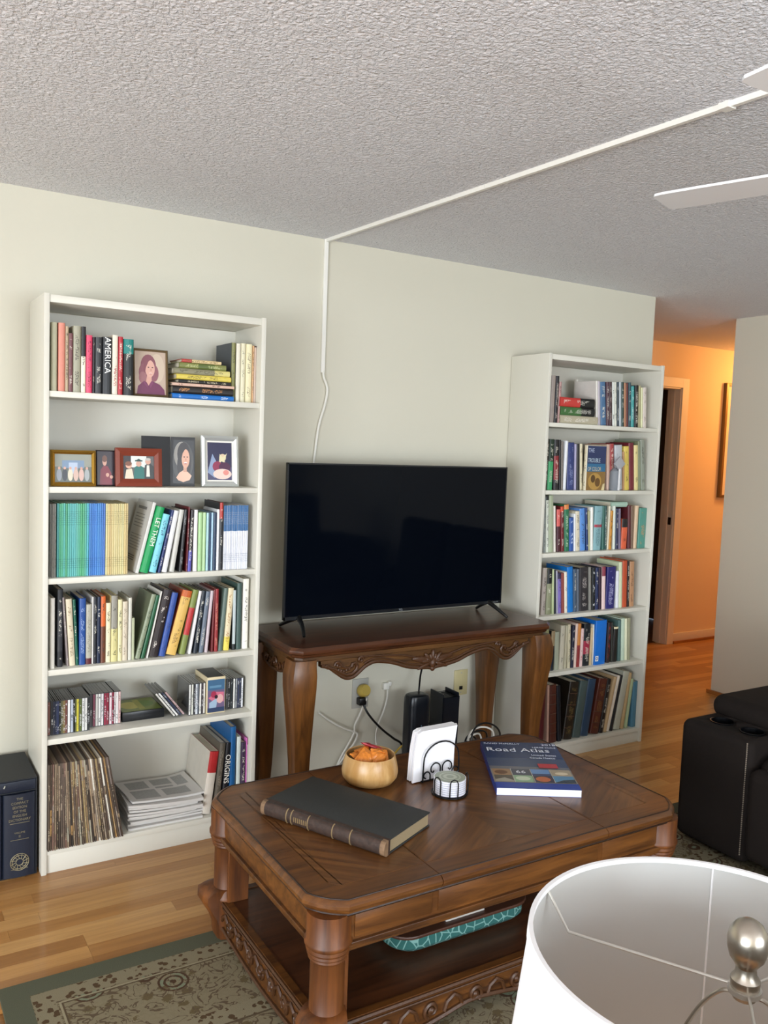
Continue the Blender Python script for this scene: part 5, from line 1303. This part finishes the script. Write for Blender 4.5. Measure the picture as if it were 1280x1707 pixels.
# ================================================================== NAVY SLIPCASE WITH TWO VOLUMES
navy = mat('navy_cloth', '#12171e', .6, bump=.1, bscale=500, var=.1, vscale=10); navy2 = mat('navy_leatherette', '#121b2c', .5, bump=.12, bscale=250)
gilt = mat('gilt_print', '#8d8468', .45, .3)
sx1 = x_on(62, -.26, .05); sx0 = sx1-.224; sy0, sy1 = -.262, .02; shh = .352
sc_ = thing('slipcase', 'navy slipcase holding two large volumes on the floor beside the bookcase', 'slipcase', (sx0, sy0, 0))
dW, dD = sx1-sx0, sy1-sy0
q = MB(); q.box((0, 0.012, .001), (.004, dD, shh)); q.box((dW-.004, .012, .001), (dW, dD, shh)); q.box((.004, .012, .001), (dW-.004, dD, .005)); q.box((.004, .012, shh-.004), (dW-.004, dD, shh)); q.box((.004, dD-.004, .005), (dW-.004, dD, shh-.004)); q.box((.004, .012, shh-.046), (dW-.004, dD-.004, shh-.042))
q.build('case', navy, sc_)
boxo('drawer', (.005, .010, shh-.041), (dW-.005, dD-.01, shh-.005), navy2, sc_, .002)
q = MB(); q.tube([(dW*.52, .009, shh-.022), (dW*.52, .004, shh-.020), (dW*.53, .002, shh-.012)], .0022, 6); q.build('drawer_pull', cm('#b4b4a8', .4), sc_)
vw = (dW-.012)/2
for k in (0, 1):
    t = thing('dictionary_volume', ('dark navy dictionary volume with gilt emblem in the slipcase, beside the bookcase side', 'dark navy dictionary volume with gilt emblem in the slipcase, farther from the bookcase')[1-k], 'book', (sx0+.005+k*(vw+.002), sy0, .0056), 0, 'volumes in the navy slipcase')
    hV = shh-.054
    q = MB(); arc = [(vw/2-vw/2*math.cos(PI*j/8), .014*(1-math.sin(PI*j/8))) for j in range(9)]
    q.rings([[(x, y, z) for x, y in arc]+[(vw, .24), (0, .24)][0:0]+[(vw, .24, z), (0, .24, z)] for z in (0, hV)]); cvv = q.build('cover', navy2, t, smooth=True, auto=.5)
    for ln, (w_, z) in enumerate(((.022, .945), (.05, .895), (.056, .845), (.03, .795), (.056, .745), (.062, .695))):
        text_mesh('gilt_title', ('THE', 'COMPACT', 'EDITION', 'OF THE', 'ENGLISH', 'DICTIONARY')[ln], .0125, gilt, cvv, (vw/2, -.0008, hV*z), FRONT, extrude=.0003, sx=.95)
    b_ = MB(); b_.box((vw*.2, -.0012, hV*.655), (vw*.8, .001, hV*.659)); b_.box((vw*.22, -.0012, hV*.455), (vw*.78, .001, hV*.459)); b_.box((vw*.24, -.0012, hV*.10), (vw*.76, .001, hV*.104)); b_.build('gilt_rule', gilt, cvv)
    text_mesh('gilt_title', 'VOLUME', .009, gilt, cvv, (vw/2, -.0008, hV*.54), FRONT, extrude=.0003); text_mesh('gilt_title', ('I', 'II')[k], .013, gilt, cvv, (vw/2, -.0008, hV*.495), FRONT, extrude=.0003)
    e = MB(); c0 = (vw/2, hV*.185)
    for r_ in (.030, .024, .012): e.tube([(c0[0]+r_*math.cos(2*PI*j/24), -.0006, c0[1]+r_*math.sin(2*PI*j/24)) for j in range(25)], .0014, 6)
    for j in range(12): a0 = 2*PI*j/12; e.tube([(c0[0]+.012*math.cos(a0), -.0006, c0[1]+.012*math.sin(a0)), (c0[0]+.03*math.cos(a0+.25), -.0006, c0[1]+.03*math.sin(a0+.25))], .0014, 5)
    e.build('gilt_emblem', gilt, cvv)
    boxo('pages', (.004, .238, .003), (vw-.004, .242, hV-.003), PGM, t)
# ================================================================== UNDER THE CONSOLE
cream = mat('outlet_plate_cream', '#c9bd8e', .4); grey_plate = mat('outlet_plate_grey', '#a9a8a0', .45); yel = mat('yellow_adapter', '#b9a04a', .45)
o = thing('wall_outlet', 'grey wall outlet plate under the console with yellow adapter plugged in', 'outlet', (1.463, WY, .389))
boxo('plate', (-.043, -.006, -.070), (.043, 0, .070), grey_plate, o, .002)
q = MB(); q.lathe([(.0, -.02), (.026, -.02), (.030, -.012), (.030, .012), (.024, .022), (0, .022)], 16); a_ = q.build('adapter', yel, o, smooth=True); a_.location = (.006, -.026, .018); a_.rotation_euler = (1.2, .3, 0)
boxo('black_plug', (-.022, -.040, -.050), (.016, -.006, -.014), plastic_black, o, .006)
o = thing('phone_jack', 'cream wall plate with small jack under the console', 'wall plate', (2.048, WY, .373))
boxo('plate', (-.041, -.006, -.065), (.041, 0, .065), cream, o, .002); boxo('jack', (-.010, -.009, -.036), (.010, -.005, -.018), plastic_black, o, .001)
for z in (-.05, .05): boxo('screw', (-.003, -.0075, z-.003), (.003, -.005, z+.003), grey_plate, o)
o = thing('cable_plug', 'white plug with two cords on the wall between outlet and router', 'plug', (1.598, WY, .41))
boxo('plug_body', (-.016, -.022, -.016), (.016, 0, .016), cable_white, o, .004); boxo('plug_body', (.012, -.018, -.002), (.030, 0, .020), cable_white, o, .004)
def cord(name, pts, r, mt, label): q = MB(); q.tube(smoothpath(pts, 6), r, 8); return tag(q.build(name, mt, None, smooth=True), label, 'cord')
cord('black_cord', [(1.460, .005, .345), (1.475, -.005, .31), (1.51, -.01, .265), (1.56, -.015, .215), (1.615, -.02, .17), (1.66, -.03, .13), (1.66, -.05, .02), (1.70, -.08, .006)], .0055, plastic_black, 'black power cord curving down from the wall outlet')
cord('white_cord', [(1.478, .010, .372), (1.472, .02, .345), (1.452, .028, .29), (1.43, .03, .245), (1.428, .03, .21), (1.40, .03, .16), (1.36, .03, .10), (1.31, .02, .02), (1.25, .0, .006)], .0042, cable_white, 'white cord hanging from the yellow adapter')
cord('white_cord', [(1.24, .035, .33), (1.29, .035, .29), (1.36, .03, .245), (1.422, .03, .216), (1.445, .03, .20), (1.43, .03, .16), (1.39, .028, .12), (1.34, .02, .07), (1.24, .0, .03), (1.15, .0, .008)], .0042, cable_white, 'white cord looping low across the wall behind the console')
cord('white_cord', [(1.600, .025, .395), (1.602, .03, .35), (1.585, .03, .29), (1.555, .03, .22), (1.548, .03, .16), (1.56, .02, .08), (1.57, .0, .006)], .0036, cable_white, 'thin white cord hanging from the white plug')
cord('black_cord', [(1.700, -.09, .385), (1.71, -.08, .42), (1.735, -.05, .47), (1.77, -.02, .54), (1.78, .01, .64), (1.78, .015, .72)], .0045, plastic_black, 'black cord rising from the router behind the console')
cord('black_cord', [(1.728, -.05, .25), (1.76, -.02, .225), (1.80, -.02, .215), (1.84, -.04, .22)], .0040, plastic_black, 'short black cord between router and modem')
ycord = mat('yellow_cord', '#c0a23c', .5)
cord('yellow_cord', [(1.62, -.03, .10), (1.635, -.06, .14), (1.66, -.09, .165), (1.70, -.10, .17), (1.72, -.08, .12), (1.72, -.06, .01)], .0045, ycord, 'short yellow network cord beside the router')
dkb = mat('router_plastic', '#10151d', .3, spec=.5)
o = thing('router', 'tall black rounded router standing under the console', 'router', (1.672, -.12, 0))
q = MB(); q.rings([[(x*s+dx2, y*s, z) for x, y in rrect(.056, .045, .030)] for s, z, dx2 in ((.95, .002, 0), (1, .02, 0), (1, .36, 0), (.97, .39, 0), (.88, .402, 0), (.70, .407, 0))]); q.build('body', dkb, o, smooth=True)
boxo('foot', (-.05, -.05, 0), (.05, .05, .012), plastic_black, o, .003); boxo('light_bar', (-.003, -.0465, .25), (.003, -.045, .27), cm('#5a6a78', .4), o)
o = thing('modem', 'square-topped black modem standing beside the router', 'modem', (1.852, -.10, 0))
q = MB(); q.box((-.046, -.045, .002), (.046, .065, .372)); q.box((-.046, -.045, .372), (-.040, .065, .392)); q.box((.040, -.045, .372), (.046, .065, .392)); q.build('body', dkb, o, bevel=.004)
for k in range(6): boxo('vent_slot', (-.034, -.030+k*.014, .3715), (.034, -.024+k*.014, .3735), plastic_black, o)
for i in range(5):
    r_ = .045+.010*i; cx_, cy_, cz_ = 1.985+.006*i, -.135-.020*i, .12+.012*i
    pts = [(cx_+r_*math.cos(a), cy_+.012*math.sin(2*a+i), cz_+r_*.9*math.sin(a)) for a in [2*PI*k/20 for k in range(17+i % 3)]]
    pts = [(x, y, max(.008, z)) for x, y, z in pts]
    pale = i in (1, 3)
    cord('coiled_cord', pts, .0045, cable_white if pale else plastic_black, ('thick', 'pale', 'slack', 'short pale', 'outer')[i]+' coiled cord in the tangle beside the modem')
# ================================================================== HALL PICTURE
hw, hh_ = .62, .955
hp = thing('framed_picture', 'tall framed picture with pale mount on the hallway wall', 'picture', (5.62, HY-.001, 1.21))
gframe = mat('hall_frame_gold', '#7d6238', .4, .5)
q = MB(); a = [(0, 0), (hw, 0), (hw, hh_), (0, hh_)]; b = inset(a, .022)
q.rings([[(x, 0, z) for x, z in a], [(x, -.032, z) for x, z in a], [(x, -.034, z) for x, z in b], [(x, -.008, z) for x, z in b]], cap=False); q.build('frame', gframe, hp)
boxo('mount', (.02, -.012, .02), (hw-.02, -.006, hh_-.02), cm('#e8dcc4', .6), hp)
flat_print('art_print', hp, hw-.26, hh_-.24, [('r', 0, 0, 1, .35, '#6a7a68'), ('r', 0, .35, 1, 1, '#a9b09c'), ('p', [(0, .35), (.3, .6), (.55, .4), (.8, .55), (1, .35)], '#5a6a70')], (.13, -.0135, .12), back='#8a8f80')
# ================================================================== SOFAS
leather = mat('brown_microfibre', '#1a1411', .8, spec=.2, bump=.25, bscale=35, var=.18, vscale=5)
stitch = mat('pale_stitching', '#8d8072', .7); cupm = mat('cup_holder_black', '#0c0d10', .25, .2)
def cushion_box(name, a, b, r, parent, mt=leather, seg=5):
    q = MB(); q.box(a, b); return q.build(name, mt, parent, smooth=True, bevel=r, bseg=seg, auto=1.2)
def bool_cut(o, cutters):
    for c in cutters:
        md = o.modifiers.new('cut', 'BOOLEAN'); md.object = c; md.operation = 'DIFFERENCE'; md.solver = 'EXACT'
    bpy.context.view_layer.update()
    me = bpy.data.meshes.new_from_object(o.evaluated_get(bpy.context.evaluated_depsgraph_get()))
    o.modifiers.clear(); o.data = me
    for c in cutters: bpy.data.objects.remove(c)
def recliner(loc, rotz, label, seats, cups=True):
    # local: faces -x; runs from y=0 towards -y
    t = thing('recliner_sofa', label, 'sofa', loc, rotz); aw_ = .325; sw = .62; total = aw_*2+sw*seats
    for i, y1 in enumerate((0., -total+aw_)):
        arm = cushion_box('arm', (0, y1-aw_, .012), (.95, y1, .492), .034, t)
        if cups:
            cs = []
            for yy in (-.115, -.250):
                k = MB(); k.lathe([(.0445, .42), (.0445, .60)], 28, (.11, y1+yy, 0)); cs.append(k.build('cutter', None, t))
            bool_cut(arm, cs)
            for yy in (-.115, -.250):
                k = MB(); k.lathe([(.0, .424), (.042, .424), (.0435, .43), (.0435, .490), (.0475, .494), (.0475, .4965), (.0425, .4965), (.041, .432), (0, .428)], 28, (.11, y1+yy, 0), None, False); k.build('cup_holder', cupm, t, smooth=True, auto=.8)
        cushion_box('arm_pad', (.185, y1-aw_-.004, .470), (.93, y1+.010, .568), .046, t)
        k = MB(); ys = y1-aw_+.016 if i == 0 else y1-.016
        for j in range(56): z = .05+j*.0078; k.box((-.0022, ys-.0016, z), (.0014, ys+.0016, z+.0046))
        k.build('stitching', stitch, arm)
    boxo('base', (.06, -total+aw_, .03), (.93, -aw_, .24), leather, t)
    for s in range(seats):
        y0 = -aw_-sw*s; y1 = y0-sw
        cushion_box('seat_cushion', (.02, y1+.003, .22), (.74, y0-.003, .44), .06, t)
        cushion_box('footrest', (-.03, y1+.004, .05), (.06, y0-.004, .40), .04, t)
        bc_ = cushion_box('back_cushion', (0, y1+.003, 0), (.20, y0-.003, .62), .08, t); bc_.location = (.70, 0, .36); bc_.rotation_euler = (0, .16, 0)
        hd = cushion_box('head_rest', (0, y1+.01, 0), (.16, y0-.01, .20), .07, t); hd.location = (.76, 0, .80); hd.rotation_euler = (0, .16, 0)
    for y in (-.06, -total+.06):
        for x in (.08, .87): k = MB(); k.lathe([(.022, 0), (.028, .03)], 12, (x, y, 0)); k.build('foot', plastic_black, t)
    return t
recliner((2.296, -1.102, RUGZ), 0, 'dark brown reclining sofa with cup holders in its arm, beside the rug', 2)
sf = recliner((4.05, -4.45, 0), -PI/2, 'dark brown reclining sofa along the far wall opposite the television', 3, False)
tp = MB(); tp.ell((0, 0, 0), (.21, .075, .21), 20, 12); tp = tp.build('throw_pillow', teal, None, smooth=True); tp.location = (3.2, -4.93, .67); tp.rotation_euler = (.35, .3, 0); tag(tp, 'teal throw pillow on the sofa opposite the television', 'pillow')
# ================================================================== TABLE LAMP IN FRONT
LZ, LR = 1.085, .181; lc = Vector((.182, -2.850))
def shade_mat():
    m, nt, N, L, B = nodes_of('linen_shade'); B.inputs['Base Color'].default_value = (*lin('#f0f0f2'), 1); B.inputs['Roughness'].default_value = .9
    tr = N.new('ShaderNodeBsdfTranslucent'); tr.inputs[0].default_value = (.85, .87, .92, 1); mx = N.new('ShaderNodeMixShader'); mx.inputs[0].default_value = .12
    L.new(B.outputs[0], mx.inputs[1]); L.new(tr.outputs[0], mx.inputs[2]); L.new(mx.outputs[0], N['Material Output'].inputs['Surface'])
    tc = N.new('ShaderNodeTexCoord'); w = N.new('ShaderNodeTexNoise'); w.inputs['Scale'].default_value = 700; L.new(tc.outputs['Object'], w.inputs['Vector'])
    b = N.new('ShaderNodeBump'); b.inputs['Strength'].default_value = .08; b.inputs['Distance'].default_value = .001; L.new(w.outputs['Fac'], b.inputs['Height']); L.new(b.outputs['Normal'], B.inputs['Normal'])
    return m
shm = shade_mat(); SHH = .27; LR2 = LR+.030
TBZ = .56                                     # end table top
lt = thing('table_lamp', 'white drum shade table lamp with brushed nickel finial', 'lamp', (lc.x, lc.y, TBZ))
z0 = LZ-TBZ
q = MB(); q.lathe([(LR-.0012, z0), (LR, z0), (LR2, z0-SHH), (LR2-.0012, z0-SHH)], 96, (0, 0, 0), None, False)
sh = q.build('lamp_shade', shm, lt, smooth=True, auto=.9)
q = MB(); q.rings([[((r_-.0016)*math.cos(2*PI*j/96), (r_-.0016)*math.sin(2*PI*j/96), z_) for j in range(96)] for r_, z_ in ((LR, z0-.001), (LR2, z0-SHH+.001))], None, False); q.build('dimmed_inside', mat('inside_dim_tone', '#c4c4c0', .8), sh, smooth=True)  # added inner skin, its grey stands in for the dimness inside the lampshade
trimm = mat('shade_trim', '#f2f2f2', .85)
for r_, zz_ in ((LR, z0), (LR2, z0-SHH)):
    q = MB(); q.lathe([(r_-.0030, zz_-.004), (r_-.0030, zz_+.0012), (r_+.0016, zz_+.0012), (r_+.0028, zz_-.013), (r_+.0008, zz_-.013)] if zz_ == z0 else [(r_-.002, zz_+.009), (r_-.0015, zz_-.001), (r_+.0012, zz_-.001), (r_+.0004, zz_+.009)], 96, (0, 0, 0), None, False); q.build('shade_trim', trimm, sh, smooth=True)
sa = math.radians(39); q = MB()                # seam of the shade
q.rings([[(r_*math.cos(sa+d_), r_*math.sin(sa+d_), zz_) for d_ in (-.006, .006) for r_ in (rr_-.0012, rr_-.0028)] for rr_, zz_ in ((LR, z0+.0005), (LR2, z0-SHH))]) ; q.build('seam', trimm, sh)
nickel = mat('brushed_nickel', '#b5ada0', .28, 1., bump=.05, bscale=90)
# finial and spider hub stand a little off the shade axis because the shade sits askew
hp_ = at_z(1241, 1650, LZ-.045); hx_, hy_ = hp_.x-lc.x, hp_.y-lc.y; hz_ = z0-.045
q = MB()
for ex, ey in ((915.6, 1489), ):
    e0 = at_z(ex, ey, LZ-.006); v0 = Vector((e0.x-lc.x, e0.y-lc.y)); a0 = math.atan2(v0.y, v0.x)
for k in range(3):
    a1 = a0+2*PI*k/3; p1 = (math.cos(a1)*(LR-.002), math.sin(a1)*(LR-.002)); p2 = (math.cos(a1)*(LR-.028), math.sin(a1)*(LR-.028))
    q.tube([(p1[0], p1[1], z0-.004), (p2[0], p2[1], hz_+.004), (hx_+math.cos(a1)*.012, hy_+math.sin(a1)*.012, hz_+.002)], .0016, 8)
q.lathe([(.0, -.002), (.016, -.002), (.016, .003), (0, .003)], 24, (hx_, hy_, hz_)); q.build('spider_frame', mat('spider_wire', '#d8d4cc', .3, .8), sh, smooth=True)
q = MB(); q.lathe([(0, -.008), (.011, -.008), (.012, .0), (.014, .004), (.014, .012), (.0105, .017), (.0095, .024), (.0120, .028), (.0165, .034), (.0192, .044), (.0195, .052), (.0175, .061), (.0125, .068), (.006, .072), (0, .073)], 32, (hx_, hy_, hz_)); q.build('finial', nickel, lt, smooth=True)
q = MB()
for s in (-1, 1):
    dv = Vector((math.cos(.15+a0), math.sin(.15+a0)))*s
    q.tube(smoothpath([(hx_+dv.x*.004, hy_+dv.y*.004, hz_-.006), (hx_+dv.x*.022, hy_+dv.y*.022, hz_-.008), (hx_+dv.x*.045, hy_+dv.y*.045, hz_-.04), (hx_*.6+dv.x*.062, hy_*.6+dv.y*.062, hz_-.11), (dv.x*.055, dv.y*.055, hz_-.17), (dv.x*.020, dv.y*.020, hz_-.205)], 6), .0021, 8)
q.build('harp', nickel, lt, smooth=True)
q = MB(); q.lathe([(0, 0), (.075, 0), (.078, .008), (.07, .016), (.03, .03), (.035, .06), (.06, .10), (.068, .14), (.05, .20), (.022, .235), (.016, .26), (.016, hz_-.20), (.0, hz_-.20)], 40); q.build('lamp_base', nickel, lt, smooth=True)
q = MB(); q.ell((0, 0, hz_-.11), (.028, .028, .05), 20, 12); q.build('bulb', cm('#e8e6dc', .3), lt, smooth=True)
et = thing('end_table', 'round dark wood end table under the table lamp', 'table', (lc.x, lc.y, RUGZ))
q = MB(); q.lathe([(0, .535), (.20, .535), (.215, .541), (.215, .549), (.0, .5498)], 48, (0, 0, 0), None, False); q.build('table_top', wd_dark, et, smooth=True, auto=.5)
q = MB(); q.lathe([(.03, .03), (.045, .08), (.03, .14), (.028, .40), (.05, .48), (.09, .535)], 24); q.build('pedestal', wd_leg, et, smooth=True)
for k in range(3):
    a0_ = 2*PI*k/3+.4; q = MB(); q.tube(smoothpath([(0, 0, .09), (.08*math.cos(a0_), .08*math.sin(a0_), .08), (.17*math.cos(a0_), .17*math.sin(a0_), .015)], 5), .014, 8); q.build('leg', wd_leg, et, smooth=True)
